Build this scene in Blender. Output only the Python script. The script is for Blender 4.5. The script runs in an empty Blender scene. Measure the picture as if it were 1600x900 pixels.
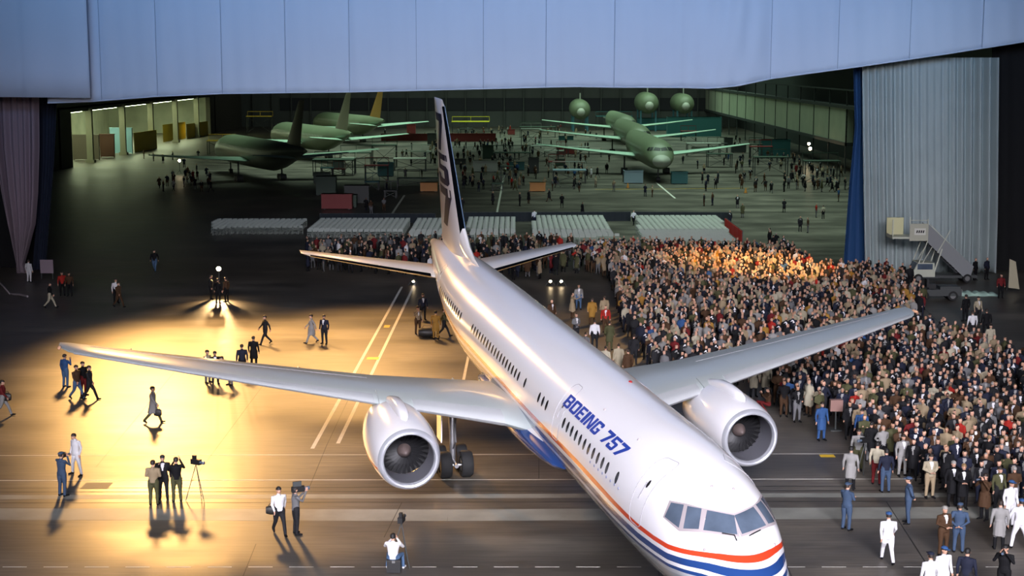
import bpy, bmesh, math, random
import numpy as np
from mathutils import Vector, Matrix, Euler
from mathutils.bvhtree import BVHTree
R = math.radians
random.seed(7)
sc = bpy.context.scene
COL = sc.collection

# ------------------------------------------------------------ camera, world, lights
CAM_H = 16.48; PITCH = R(8.68); FPX = 2309.0
cd = bpy.data.cameras.new('camera'); cam = bpy.data.objects.new('camera', cd); COL.objects.link(cam)
cam.location = (0, 0, CAM_H); cam.rotation_euler = (R(90) - PITCH, 0, 0)
cd.sensor_width = 36; cd.lens = 36 * FPX / 1600; cd.clip_start = 0.5; cd.clip_end = 2000
sc.camera = cam
vs = sc.view_settings
vs.view_transform = 'Standard'; vs.look = 'None'; vs.gamma = 1; vs.exposure = 0.0; vs.use_curve_mapping = False
wd = bpy.data.worlds.new('world'); sc.world = wd; wd.use_nodes = True
wd.node_tree.nodes['Background'].inputs[0].default_value = (0.30, 0.42, 0.70, 1)
wd.node_tree.nodes['Background'].inputs[1].default_value = 0.008

def aim(o, tgt):
    o.rotation_euler = (Vector(tgt) - o.location).to_track_quat('-Z', 'Y').to_euler()
def spot(name, loc, tgt, power, col, angle, blend=0.5, radius=0.5):
    l = bpy.data.lights.new(name, 'SPOT'); l.energy = power; l.color = col; l.spot_size = R(angle)
    l.spot_blend = blend; l.shadow_soft_size = radius
    o = bpy.data.objects.new(name, l); COL.objects.link(o); o.location = loc; aim(o, tgt); return o
def area(name, loc, tgt, sx, sy, power, col, spread=180):
    l = bpy.data.lights.new(name, 'AREA'); l.shape = 'RECTANGLE'; l.size = sx; l.size_y = sy; l.energy = power
    l.color = col; l.spread = R(spread)
    o = bpy.data.objects.new(name, l); COL.objects.link(o); o.location = loc; aim(o, tgt); return o
# daylight from the open hangar doors behind the camera, plus floods brightening the plane
area('daylight_from_open_doors', (4, -22, 34), (6, 50, 3), 46, 16, 14500, (0.93, 0.90, 1.0), 48)
spot('flood_on_nose', (22, -12, 30), (4, 54, 4), 52000, (0.95, 0.91, 1.0), 34, 0.9, 3.0)
spot('flank_fill', (-34, 2, 20), (0, 58, 5), 30000, (0.92, 0.90, 1.0), 30, 0.9, 3.0)  # added fill from front left to brighten the flank, not a known lamp
# cool wash on the valance
area('valance_wash', (0, 74, 26), (0, 114, 25.5), 80, 3, 2900, (0.27, 0.56, 1.0), 60)
# tungsten floods hung in the door opening, shining towards the camera over the wet floor
spot('tungsten_flood_left', (-28, 112, 21.9), (-14.5, 80, 0), 170000, (1.0, 0.53, 0.16), 39, 0.75, 2.2)
spot('tungsten_flood_mid', (-13, 112, 21.9), (-8, 88, 0), 56000, (1.0, 0.53, 0.16), 38, 0.7, 2.2)
spot('tungsten_on_crowd', (30, 78, 27), (17.8, 112.5, 0), 300000, (1.0, 0.55, 0.16), 18, 1.0, 1.0)
spot('tungsten_flood_right', (15, 112, 21.9), (6.5, 90, 0), 26000, (1.0, 0.56, 0.18), 34, 0.8, 2.0)
spot('curtain_wash', (20, 78, 26), (33, 116, 13), 3600, (0.75, 0.92, 1.0), 30, 0.8, 2.0)
spot('curtain_wash_left', (-22, 84, 24), (-40, 118, 9), 1500, (0.9, 0.72, 0.95), 24, 0.8, 2.0)
# high bay lamps of the assembly hall
area('hall_lamps_right', (26, 215, 30), (26, 215, 0), 44, 170, 28000, (0.70, 1.0, 0.80), 80)
area('hall_lamps_left', (-30, 262, 30), (-30, 262, 0), 30, 100, 15000, (0.72, 1.0, 0.78), 70)
area('hall_lamps_far', (15, 335, 28), (15, 335, 0), 80, 60, 24000, (0.66, 1.0, 0.75), 120)
area('hall_lamps_wall', (5, 340, 24), (5, 380, 10), 120, 6, 5000, (0.8, 0.9, 0.85), 150)

# ------------------------------------------------------------ pixel helpers (photo is 1600x900)
CO = Vector((0, 0, CAM_H))
def ray(px, py):
    x = (px - 800) / FPX; y = -(py - 450) / FPX
    return Vector((x, math.cos(PITCH) + y * math.sin(PITCH), -math.sin(PITCH) + y * math.cos(PITCH)))
def gp(px, py, z=0.0):
    r = ray(px, py); k = (z - CAM_H) / r.z; return CO + r * k
def atY(px, py, Y):
    r = ray(px, py); return CO + r * (Y / r.y)
def pix(P):
    X, Y, Z = Vector(P) - CO
    dep = Y * math.cos(PITCH) - Z * math.sin(PITCH); u = Y * math.sin(PITCH) + Z * math.cos(PITCH)
    return 800 + FPX * X / dep, 450 - FPX * u / dep

# ------------------------------------------------------------ materials
def mat(name, col, rough=0.6, metal=0.0, emis=None, estr=0.0, coat=0.0, noise=0.0, nscale=3.0, spec=0.5):
    m = bpy.data.materials.new(name); m.use_nodes = True; nt = m.node_tree
    b = nt.nodes['Principled BSDF']
    b.inputs['Base Color'].default_value = (*col, 1); b.inputs['Roughness'].default_value = rough
    b.inputs['Metallic'].default_value = metal; b.inputs['Coat Weight'].default_value = coat
    b.inputs['Specular IOR Level'].default_value = spec
    if emis: b.inputs['Emission Color'].default_value = (*emis, 1); b.inputs['Emission Strength'].default_value = estr
    if noise:
        tc = nt.nodes.new('ShaderNodeTexCoord'); n = nt.nodes.new('ShaderNodeTexNoise'); n.inputs['Scale'].default_value = nscale
        n.inputs['Detail'].default_value = 4
        nt.links.new(tc.outputs['Object'], n.inputs['Vector'])
        mp = nt.nodes.new('ShaderNodeMapRange'); mp.inputs[3].default_value = 1 - noise; mp.inputs[4].default_value = 1 + noise
        nt.links.new(n.outputs['Fac'], mp.inputs[0])
        mx = nt.nodes.new('ShaderNodeVectorMath'); mx.operation = 'SCALE'; mx.inputs[0].default_value = col
        nt.links.new(mp.outputs[0], mx.inputs['Scale']); nt.links.new(mx.outputs[0], b.inputs['Base Color'])
    return m

def ramp(nt, stops, interp='CONSTANT'):
    r = nt.nodes.new('ShaderNodeValToRGB'); e = r.color_ramp.elements; r.color_ramp.interpolation = interp
    while len(e) > 1: e.remove(e[-1])
    e[0].position = stops[0][0]; e[0].color = (*stops[0][1], 1)
    for p, c in stops[1:]:
        x = e.new(p); x.color = (*c, 1)
    return r
WHITE = (0.80, 0.79, 0.82); RED = (0.62, 0.055, 0.02); BLUE = (0.018, 0.055, 0.20); GREY = (0.34, 0.37, 0.40)

def striped(name, stops, zlo, zhi, off=None, squeeze=0):
    """gloss paint with horizontal cheat lines: constant colours by height; 'off' shifts them along the body"""
    m = mat(name, WHITE, 0.22, coat=0.6); nt = m.node_tree; b = nt.nodes['Principled BSDF']
    b.inputs['Coat Roughness'].default_value = 0.08
    tc = nt.nodes.new('ShaderNodeTexCoord'); sp = nt.nodes.new('ShaderNodeSeparateXYZ')
    nt.links.new(tc.outputs['Object'], sp.inputs[0])
    z = sp.outputs['Z']
    if off:
        a = nt.nodes.new('ShaderNodeMapRange'); a.inputs[1].default_value = -23; a.inputs[2].default_value = 27
        nt.links.new(sp.outputs['X'], a.inputs[0])
        r0 = ramp(nt, [(s / 50, (v, v, v)) for s, v in off], 'LINEAR'); nt.links.new(a.outputs[0], r0.inputs[0])
        su = nt.nodes.new('ShaderNodeMath'); su.operation = 'SUBTRACT'; nt.links.new(z, su.inputs[0]); nt.links.new(r0.outputs[0], su.inputs[1])
        z = su.outputs[0]
    if squeeze:   # the lines narrow around the nose
        a = nt.nodes.new('ShaderNodeMapRange'); a.inputs[1].default_value = -22.5; a.inputs[2].default_value = -15; a.inputs[3].default_value = squeeze; a.inputs[4].default_value = 1.0
        nt.links.new(sp.outputs['X'], a.inputs[0]); s1 = nt.nodes.new('ShaderNodeMath'); s1.operation = 'SUBTRACT'; nt.links.new(z, s1.inputs[0]); s1.inputs[1].default_value = 4.03
        s2 = nt.nodes.new('ShaderNodeMath'); s2.operation = 'MULTIPLY_ADD'; nt.links.new(s1.outputs[0], s2.inputs[0]); nt.links.new(a.outputs[0], s2.inputs[1]); s2.inputs[2].default_value = 4.03; z = s2.outputs[0]
    a = nt.nodes.new('ShaderNodeMapRange'); a.inputs[1].default_value = zlo; a.inputs[2].default_value = zhi
    nt.links.new(z, a.inputs[0])
    r = ramp(nt, [((max(zlo, h) - zlo) / (zhi - zlo), c) for h, c in stops]); nt.links.new(a.outputs[0], r.inputs[0])
    nt.links.new(r.outputs[0], b.inputs['Base Color'])
    return m

# ------------------------------------------------------------ mesh helpers
class MB:
    def __init__(s): s.v = []; s.f = []; s.mi = []
    def add(s, vs_, fs, mi=0):
        n = len(s.v); s.v += [tuple(p) for p in vs_]; s.f += [tuple(i + n for i in f) for f in fs]; s.mi += [mi] * len(fs); return s
    def box(s, x0, x1, y0, y1, z0, z1, mi=0, M=None):
        P = [(x, y, z) for z in (z0, z1) for y in (y0, y1) for x in (x0, x1)]
        if M is not None: P = [M @ Vector(p) for p in P]
        return s.add(P, [(0, 2, 3, 1), (4, 5, 7, 6), (0, 1, 5, 4), (2, 6, 7, 3), (0, 4, 6, 2), (1, 3, 7, 5)], mi)
    def bar(s, a, b, w, h=None, mi=0):
        a = Vector(a); b = Vector(b); d = b - a; L = d.length; h = h or w
        M = Matrix.Translation(a) @ d.to_track_quat('X', 'Z').to_matrix().to_4x4()
        return s.box(0, L, -w / 2, w / 2, -h / 2, h / 2, mi, M)
    def tube(s, pts, rad, n=10, mi=0, cap=True):
        pts = [Vector(p) for p in pts]
        if not hasattr(rad, '__len__'): rad = [rad] * len(pts)
        rings = []; up = None
        for i, p in enumerate(pts):
            d = (pts[min(i + 1, len(pts) - 1)] - pts[max(i - 1, 0)]).normalized()
            if up is None: up = d.orthogonal().normalized()
            x = (up - d * up.dot(d)).normalized(); up = x; y = d.cross(x)
            rr = rad[i] if hasattr(rad[i], '__len__') else (rad[i], rad[i])
            rings.append([p + x * rr[0] * math.cos(2 * math.pi * k / n) + y * rr[1] * math.sin(2 * math.pi * k / n) for k in range(n)])
        return s.loft(rings, mi, cap)
    def loft(s, rings, mi=0, cap=True, closed=True):
        n = len(rings[0]); V = [p for r in rings for p in r]; F = []
        for i in range(len(rings) - 1):
            for k in range(n if closed else n - 1):
                F.append((i * n + k, i * n + (k + 1) % n, (i + 1) * n + (k + 1) % n, (i + 1) * n + k))
        if cap: F.append(tuple(range(n))[::-1]); F.append(tuple((len(rings) - 1) * n + k for k in range(n)))
        return s.add(V, F, mi)
    def lathe(s, prof, c=(0, 0, 0), axis='x', n=40, mi=0, cap=False):
        rings = []
        for a, r in prof:
            ring = []
            for k in range(n):
                t = 2 * math.pi * k / n; u, v = r * math.cos(t), r * math.sin(t)
                p = {'x': (a, u, v), 'y': (u, a, v), 'z': (u, v, a)}[axis]
                ring.append((c[0] + p[0], c[1] + p[1], c[2] + p[2]))
            rings.append(ring)
        return s.loft(rings, mi, cap)
    def ball(s, c, r, mi=0, n=10, m=6):
        r = r if hasattr(r, '__len__') else (r, r, r); rings = []
        for i in range(m + 1):
            a = math.pi * (i + 0.02) / (m + 0.04) - math.pi / 2
            rings.append([(c[0] + r[0] * math.cos(a) * math.cos(2 * math.pi * k / n), c[1] + r[1] * math.cos(a) * math.sin(2 * math.pi * k / n), c[2] + r[2] * math.sin(a)) for k in range(n)])
        return s.loft(rings, mi, True)
    def mesh(s, name, mats, smooth=False):
        me = bpy.data.meshes.new(name); me.from_pydata([tuple(p) for p in s.v], [], s.f)
        for m in (mats if isinstance(mats, (list, tuple)) else [mats]): me.materials.append(m)
        me.polygons.foreach_set('material_index', s.mi); me.update()
        bm = bmesh.new(); bm.from_mesh(me); bmesh.ops.recalc_face_normals(bm, faces=bm.faces); bm.to_mesh(me); bm.free()
        if smooth:
            me.polygons.foreach_set('use_smooth', [True] * len(me.polygons)); me.set_sharp_from_angle(angle=R(40))
        return me
    def build(s, name, mats, parent=None, smooth=False, loc=None, rz=0):
        o = bpy.data.objects.new(name, s.mesh(name, mats, smooth)); COL.objects.link(o)
        if parent: o.parent = parent
        if loc is not None: o.location = loc
        if rz: o.rotation_euler.z = rz
        return o
def tag(o, label, cat=None, group=None, kind=None):
    if label: o['label'] = label
    if cat: o['category'] = cat
    if group: o['group'] = group
    if kind: o['kind'] = kind
    return o
def thing(name, label, cat, loc=(0, 0, 0), rz=0, group=None):
    o = bpy.data.objects.new(name, None); COL.objects.link(o); o.location = loc; o.rotation_euler = (0, 0, rz)
    o.empty_display_size = 0.3
    return tag(o, label, cat, group)
def copy_tree(o, parent=None):
    c = o.copy(); COL.objects.link(c)
    if parent: c.parent = parent
    for ch in list(o.children): copy_tree(ch, c)
    return c
def struct(mb, name, m, smooth=False):
    o = mb.build(name, m, None, smooth); o['kind'] = 'structure'; return o

# ------------------------------------------------------------ floor
def floor_mat():
    m = mat('floor_concrete', (0.06, 0.055, 0.05), 0.35); nt = m.node_tree; b = nt.nodes['Principled BSDF']
    tc = nt.nodes.new('ShaderNodeTexCoord')
    mp = nt.nodes.new('ShaderNodeMapping'); mp.inputs['Scale'].default_value = (0.05, 0.35, 1); nt.links.new(tc.outputs['Object'], mp.inputs[0])
    n1 = nt.nodes.new('ShaderNodeTexNoise'); n1.inputs['Scale'].default_value = 1.0; n1.inputs['Detail'].default_value = 8; nt.links.new(mp.outputs[0], n1.inputs[0])
    n2 = nt.nodes.new('ShaderNodeTexNoise'); n2.inputs['Scale'].default_value = 0.22; n2.inputs['Detail'].default_value = 7; nt.links.new(tc.outputs['Object'], n2.inputs[0])
    ad = nt.nodes.new('ShaderNodeMath'); ad.operation = 'ADD'; nt.links.new(n1.outputs['Fac'], ad.inputs[0]); nt.links.new(n2.outputs['Fac'], ad.inputs[1])
    r = ramp(nt, [(0.0, (0.044, 0.038, 0.031)), (0.45, (0.086, 0.075, 0.061)), (1.0, (0.175, 0.152, 0.122))], 'LINEAR')
    h = nt.nodes.new('ShaderNodeMapRange'); h.inputs[1].default_value = 0.7; h.inputs[2].default_value = 1.35; nt.links.new(ad.outputs[0], h.inputs[0]); nt.links.new(h.outputs[0], r.inputs[0])
    # fine broom marks and oily stains
    n3 = nt.nodes.new('ShaderNodeTexNoise'); n3.inputs['Scale'].default_value = 6; n3.inputs['Detail'].default_value = 6
    mp3 = nt.nodes.new('ShaderNodeMapping'); mp3.inputs['Scale'].default_value = (0.08, 1.0, 1); mp3.inputs['Rotation'].default_value = (0, 0, 0.25); nt.links.new(tc.outputs['Object'], mp3.inputs[0]); nt.links.new(mp3.outputs[0], n3.inputs[0])
    k3 = nt.nodes.new('ShaderNodeMapRange'); k3.inputs[1].default_value = .35; k3.inputs[2].default_value = .65; k3.inputs[3].default_value = .72; k3.inputs[4].default_value = 1.15; nt.links.new(n3.outputs['Fac'], k3.inputs[0])
    sc3 = nt.nodes.new('ShaderNodeVectorMath'); sc3.operation = 'SCALE'; nt.links.new(r.outputs[0], sc3.inputs[0]); nt.links.new(k3.outputs[0], sc3.inputs['Scale'])
    nt.links.new(sc3.outputs[0], b.inputs['Base Color'])
    q = nt.nodes.new('ShaderNodeMapRange'); q.inputs[1].default_value = 0.7; q.inputs[2].default_value = 1.35; q.inputs[3].default_value = 0.38; q.inputs[4].default_value = 0.52
    nt.links.new(ad.outputs[0], q.inputs[0]); nt.links.new(q.outputs[0], b.inputs['Roughness'])
    return m
M_FLOOR = floor_mat()
mb = MB(); mb.box(-110, 110, 20, 400, -0.3, 0.0); struct(mb, 'floor', M_FLOOR)
M_LINE = mat('white_floor_paint', (0.62, 0.60, 0.54), 0.5, noise=0.2, nscale=2)
M_YEL = mat('yellow_floor_paint', (0.75, 0.48, 0.02), 0.5)
M_GROOVE = mat('dark_rail_groove', (0.012, 0.011, 0.010), 0.5)
M_BAND = mat('worn_pale_concrete', (0.215, 0.215, 0.19), 0.5, noise=0.5, nscale=0.8)
_tn = [0]
def strip(pts_px, wid, m, z=0.004):
    """painted floor line through photo pixels, wid in metres"""
    _tn[0] += 1; mb = MB(); P = [gp(*p) for p in pts_px]
    for a, b_ in zip(P[:-1], P[1:]):
        d = (b_ - a).normalized(); n = Vector((-d.y, d.x, 0)) * wid / 2
        mb.add([a - n, b_ - n, b_ + n, a + n], [(0, 1, 2, 3)])
        mb.v = [(v[0], v[1], z) for v in mb.v]
    return struct(mb, 'trim_%d' % _tn[0], m)
strip([(488, 701), (628, 448)], 0.17, M_LINE); strip([(528, 693), (650, 440)], 0.17, M_LINE)
strip([(723, 600), (732, 556)], 0.15, M_LINE)
strip([(-80, 712), (1330, 709)], 0.09, M_LINE); strip([(-80, 751), (1680, 748)], 0.09, M_LINE)
strip([(-80, 763), (1680, 759)], 0.07, M_GROOVE); strip([(-80, 769), (1680, 766)], 0.07, M_GROOVE, 0.006)
strip([(-80, 786), (1680, 783)], 0.08, M_GROOVE)
strip([(-80, 777), (1680, 773)], 0.55, M_BAND, 0.003)
strip([(-80, 803), (700, 805), (1680, 800)], 1.4, M_BAND, 0.003)
for a in range(-60, 1700, 64): strip([(a, 886), (a + 38, 886)], 0.06, M_LINE)
strip([(1055, 310), (1025, 285)], 0.25, M_LINE); strip([(775, 340), (790, 262)], 0.22, M_LINE)
strip([(930, 296), (1170, 294)], 0.2, M_YEL); strip([(612, 335), (632, 305)], 0.25, M_LINE)
strip([(1281, 712.5), (1304, 712.5)], 0.42, M_YEL, 0.006); strip([(600, 510), (609, 510)], 0.9, M_YEL, 0.006)
strip([(573, 560), (592, 560)], 0.7, M_YEL, 0.006)
strip([(130, 759), (172, 759)], 0.85, mat('grey_floor_grate', (0.09, 0.085, 0.08), 0.6), 0.007)
strip([(484, 760), (510, 697), (566, 578)], 0.035, M_GROOVE); strip([(380, 900), (400, 850)], 0.03, M_GROOVE)
strip([(150, 730), (290, 560)], 0.03, M_GROOVE); strip([(300, 752), (420, 590)], 0.03, M_GROOVE)
strip([(1385, 784), (1450, 885)], 0.04, M_GROOVE); strip([(1215, 850), (1245, 920)], 0.04, M_GROOVE)
strip([(1440, 478), (1520, 555)], 0.05, M_GROOVE); strip([(842, 710), (842, 748)], 0.03, M_GROOVE)
strip([(600, 840), (628, 785)], 0.03, M_GROOVE); strip([(1015, 800), (1030, 900)], 0.04, M_GROOVE)

# ------------------------------------------------------------ hangar shell
M_WALLB = mat('dark_corrugated_wall', (0.075, 0.085, 0.075), 0.8, noise=0.2, nscale=0.3)
M_WALLD = mat('dark_hangar_doors', (0.02, 0.022, 0.026), 0.8)
M_COLM = mat('pale_steel_column', (0.26, 0.25, 0.18), 0.7)
YB = 385
mb = MB(); mb.box(-72, 72, YB, YB + 1, 0, 30, 0); mb.box(-60, 60, YB - 0.3, YB, 4.2, 7.4, 1)
for i in range(-72, 73, 5): mb.box(i * 1.0 - 0.12, i + 0.12, YB - 0.7, YB, 0, 16, 0)
struct(mb, 'wall_back', [M_WALLB, M_WALLD])
# left wall with the lit bay
mb = MB(); XL = -70
mb.box(XL - 1, XL, 120, 236, 0, 30); mb.box(XL - 1, XL, 236, 385, 8.6, 30); mb.box(XL - 1, XL, 345, 385, 0, 8.6)
struct(mb, 'wall_left', mat('dark_left_wall', (0.06, 0.055, 0.04), 0.85))
mb = MB()
mb.box(XL - 26, XL - 25, 230, 350, 0, 9.5); mb.box(XL - 26, XL, 229, 230, 0, 9.5); mb.box(XL - 26, XL, 350, 351, 0, 9.5); mb.box(XL - 26, XL, 230, 350, 9.2, 9.5)
struct(mb, 'wall_bay', mat('pale_bay_wall', (0.42, 0.44, 0.36), 0.8, noise=0.4, nscale=0.25))
M_TUBE = mat('fluorescent_tube', (1, 1, 1), 0.5, emis=(0.86, 1.0, 0.62), estr=17)
for i, Y in enumerate(range(246, 350, 21)):
    o = MB().box(-0.5, 0.5, -0.4, 0.4, 0, 9).box(-0.7, 0.7, -0.6, 0.6, 0, 0.5).build('steel_column', M_COLM, loc=(XL, Y, 0))
    tag(o, ['pale steel column nearest the camera in the lit left bay', 'second pale steel column of the lit left bay', 'third pale steel column of the lit left bay, beside yellow panel', 'fourth pale steel column of the lit left bay', 'farthest pale steel column of the lit left bay'][i], 'column')
k = 0
for dx, zz in ((-3, 8.4), (-12, 8.2)):
    for Y in range(234, 344, 22):
        o = MB().box(-0.45, 0.45, 0, 17, -0.12, 0.12).build('tube_light', M_TUBE, loc=(XL + dx, Y, zz))
        tag(o, 'fluorescent tube light in the lit left bay, %s, %s from the camera' % ('near line' if dx == -3 else 'inner line', ['first', 'second', 'third', 'fourth', 'fifth'][(Y - 234) // 22]), 'lamp', 'fluorescent tubes of the left bay'); k += 1
M_YP = mat('yellow_panel_paint', (0.72, 0.50, 0.04), 0.5)
for (px0, px1, pyb, h, lab) in ((210, 245, 238, 3.6, 'yellow curved panel between columns in the lit bay, nearest one'), (255, 290, 222, 3.6, 'yellow panel with dark mark beyond the third bay column'), (292, 325, 217, 3.2, 'farthest yellow panel in the lit left bay')):
    a = gp(px0, pyb); b_ = gp(px1, pyb - 6); mb = MB(); n = 8
    rings = []
    for j in range(n + 1):
        t = j / n; p = a.lerp(b_, t); bulge = Vector((0, -1, 0)) * 1.5 * math.sin(math.pi * t)
        rings.append([p + bulge, p + bulge + Vector((0, 0, h)), p + bulge + Vector((0, .3, h)), p + bulge + Vector((0, .3, 0))])
    o = MB().loft(rings).build('yellow_partition', M_YP, None, True)
    tag(o, lab, 'partition')
for (px, py, w_, h, c, lab) in ((135, 250, 4.5, 4.2, (0.10, 0.08, 0.06), 'brown notice wall at the near end of the lit bay'), (168, 246, 2.5, 4.0, (0.12, 0.05, 0.03), 'dark red cabinet in the lit bay'), (190, 240, 4, 4.6, (0.25, 0.45, 0.55), 'pale blue screen in the lit bay')):
    p = gp(px, py); o = MB().box(-w_ / 2, w_ / 2, 0, .4, 0.1, h).box(-w_ / 2 - .1, w_ / 2 + .1, -.05, .45, h, h + .12).box(-w_ / 2, -w_ / 2 + .15, -.05, .45, 0, h).box(w_ / 2 - .15, w_ / 2, -.05, .45, 0, h).build('notice_screen', mat('screen_paint', c, .7), loc=p)
    tag(o, lab, 'screen')
# right mezzanine
XR = 50
M_MEZ = mat('pale_green_panel', (0.42, 0.46, 0.34), 0.6, noise=0.15, nscale=0.4)
M_BEAM = mat('dark_steel', (0.045, 0.05, 0.05), 0.6)
mb = MB(); mb.box(XR, XR + 1, 222, 385, 4.6, 9.6, 0); mb.box(XR - .2, XR + 1.2, 200, 385, 9.6, 10.1, 1); mb.box(XR - .2, XR + 1.2, 222, 385, 4.1, 4.6, 1)
for Y in range(222, 385, 12): mb.box(XR - .1, XR + .1, Y, Y + .25, 0, 12.5, 1)
mb.box(XR + 8, XR + 9, 180, 385, 0, 24, 1); mb.box(XR - .15, XR + .1, 200, 385, 12.3, 12.5, 1)
struct(mb, 'wall_right', [M_MEZ, M_BEAM])

# ------------------------------------------------------------ curtains
def cloth(name, m, col_fn, nu, nv, parent=None, thick=0.03):
    """closed thin fabric: col_fn(u,v)->Vector"""
    V = [col_fn(i / nu, j / nv) for j in range(nv + 1) for i in range(nu + 1)]
    F = [(j * (nu + 1) + i, j * (nu + 1) + i + 1, (j + 1) * (nu + 1) + i + 1, (j + 1) * (nu + 1) + i) for j in range(nv) for i in range(nu)]
    mb = MB(); mb.add(V, F); o = mb.build(name, m, parent, True)
    md = o.modifiers.new('thick', 'SOLIDIFY'); md.thickness = thick
    return o
M_VAL = mat('pale_blue_fabric', (0.56, 0.64, 0.78), 0.85, noise=0.05, nscale=0.15)
M_SEAM = mat('blue_seam_thread', (0.22, 0.30, 0.42), 0.9)
YV = 113.6
BOT = [(-60, 151), (60, 161), (137, 158.5), (240, 150.5), (345, 146), (450, 144.5), (545, 143.5), (650, 141), (755, 138.5), (853, 136), (900, 135), (960, 136), (1065, 136.5), (1110, 137.5), (1150, 134), (1210, 122), (1350, 103), (1480, 84), (1600, 65), (1700, 49)]
def interp(tab, x):
    for (a, b_), (c, d) in zip(tab[:-1], tab[1:]):
        if x <= c: return b_ + (d - b_) * (x - a) / (c - a)
    return tab[-1][1]
SEAMS = [137, 155, 243, 345, 445, 545, 650, 755, 853, 960, 1065, 1205, 1310, 1422, 1535]
def val_main(u, v):
    px = 70 + u * 1610; e = sum(math.exp(-((px - s) / 5.0) ** 2) for s in SEAMS)
    Y = YV + 0.10 * e + 0.05 * math.sin(px * 0.075) + 0.04 * math.sin(px * 0.21 + v * 3)
    if 1060 < px < 1215:
        w_ = math.sin((px - 1060) / 155 * math.pi); Y += w_ * (1 - v) * 0.0 + 0.10 * w_ * math.sin((px - 1060) * 0.16 - v * 9)
        Y -= 0.5 * w_
    zb = atY(px, interp(BOT, px), YV).z
    X = atY(px, 60, YV).x
    return Vector((X, Y, zb + (30 - zb) * v ** 1.3))
vm = cloth('valance_curtain', M_VAL, val_main, 420, 14)
tag(vm, 'wide pale blue fabric valance hung across the whole hangar door opening', 'curtain')
mb = MB()
for s in SEAMS[1:]:
    x = atY(s, 60, YV).x; zb = val_main((s - 70) / 1610, 0).z
    mb.tube([(x, YV - 0.02, zb), (x + .02, YV - 0.02, zb + 6), (x - 0.03, YV - 0.02, 30)], 0.018, 6)
so = mb.build('seam', M_SEAM, vm); so['label'] = 'darker vertical seams'
mb = MB(); P = [val_main(i / 200, 0) + Vector((0, -0.03, 0.0)) for i in range(201)]; mb.tube(P, 0.06, 6); mb.build('hem', M_VAL, vm, True)
def val_left(u, v):
    px = -60 + u * 197; Y = YV - 1.2 + 0.06 * math.sin(px * .1) + 0.05 * math.exp(-((px - 30) / 4) ** 2)
    return Vector((atY(px, 60, YV - 1.2).x, Y, atY(px, 151 + 2 * u, YV - 1.2).z * (1 - v) + 30 * v))
vl = cloth('valance_curtain', M_VAL, val_left, 50, 8)
tag(vl, 'short pale blue valance panel overlapping at the upper left corner', 'curtain')
YC = 116
def curtain(name, m, edges, label, folds, amp, Y=YC, nu=120, nv=24, drift=0.0):
    """edges: list of (py, pxleft, pxright) top to bottom"""
    def fn(u, v):
        i = v * (len(edges) - 1); k = min(int(i), len(edges) - 2); t = i - k
        a, b_ = edges[k], edges[k + 1]; py = a[0] + (b_[0] - a[0]) * t
        xl = a[1] + (b_[1] - a[1]) * t; xr = a[2] + (b_[2] - a[2]) * t
        p = atY(xl + (xr - xl) * u, py, Y); p.y += amp * math.sin(u * folds * 2 * math.pi + 1.3 * math.sin(u * 11)) * (0.6 + 0.4 * math.sin(u * 7 + 1)) * (1 + drift * u)
        p.z = max(p.z, 0.03); return p
    o = cloth(name, m, fn, nu, nv); return tag(o, label, 'curtain')
M_SHEER = mat('sheer_grey_fabric', (0.36, 0.42, 0.42), 0.9, noise=0.12, nscale=0.5)
M_NAVY = mat('royal_blue_fabric', (0.008, 0.05, 0.15), 0.8)
M_BLK = mat('black_drape_fabric', (0.004, 0.004, 0.005), 0.95)
M_PUR = mat('mauve_grey_fabric', (0.26, 0.20, 0.24), 0.9)
M_DKB = mat('dark_blue_fabric', (0.006, 0.012, 0.03), 0.9)
curtain('side_curtain', M_SHEER, [(90, 1347, 1558), (200, 1348, 1557), (330, 1350, 1556), (432, 1352, 1553)], 'tall sheer grey-green curtain right of the door opening behind the stair truck', 17, 0.20, YC, 240, 20, 1.4)
curtain('side_curtain', M_NAVY, [(95, 1333, 1349), (200, 1336, 1349), (300, 1326, 1350), (425, 1317, 1354)], 'narrow royal blue curtain edging the right side of the opening', 2.5, 0.2, YC + 1.2, 40)
curtain('side_curtain', M_BLK, [(50, 1550, 1760), (250, 1550, 1760), (452, 1550, 1760)], 'black drape filling the right edge beyond the grey curtain', 6, 0.2, YC + 1.5, 60)
curtain('side_curtain', M_PUR, [(120, -14, 59), (230, -8, 60), (300, 2, 58), (350, 12, 54), (385, 20, 45), (412, 27, 37), (424, 27, 40), (437, 31, 44)], 'mauve grey curtain gathered and tied low at the left edge', 6.5, 0.3, YC, 120, 42)
curtain('side_curtain', M_DKB, [(120, 58, 92), (250, 60, 86), (350, 56, 78), (432, 50, 72)], 'dark blue curtain hanging just right of the gathered mauve curtain', 4, 0.25, YC + 1.5, 60)
curtain('side_curtain', M_BLK, [(120, -120, 64), (300, -120, 62), (436, -120, 60)], 'black drape behind the gathered curtain at the left edge', 6, 0.2, YC + 3.0, 60)
# ------------------------------------------------------------ the airliner (local x = metres aft of s=23, y = starboard, z up)
YAW = R(13.46); NOSEDN = R(2.4)
aft = Vector((-math.sin(YAW), math.cos(YAW), 0))
ROOT = Vector((6.53, 36.52, 0)) + aft * 23
plane = thing('airliner', 'large white twin-engine airliner with red and blue stripes, nose towards the camera', 'airplane')
plane.location = ROOT
plane.rotation_euler = (Matrix.Rotation(R(90) + YAW, 3, 'Z') @ Matrix.Rotation(-NOSEDN, 3, 'Y')).to_euler()
MW = plane.rotation_euler.to_matrix().to_4x4(); MW.translation = ROOT; MWI = MW.inverted()

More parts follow.
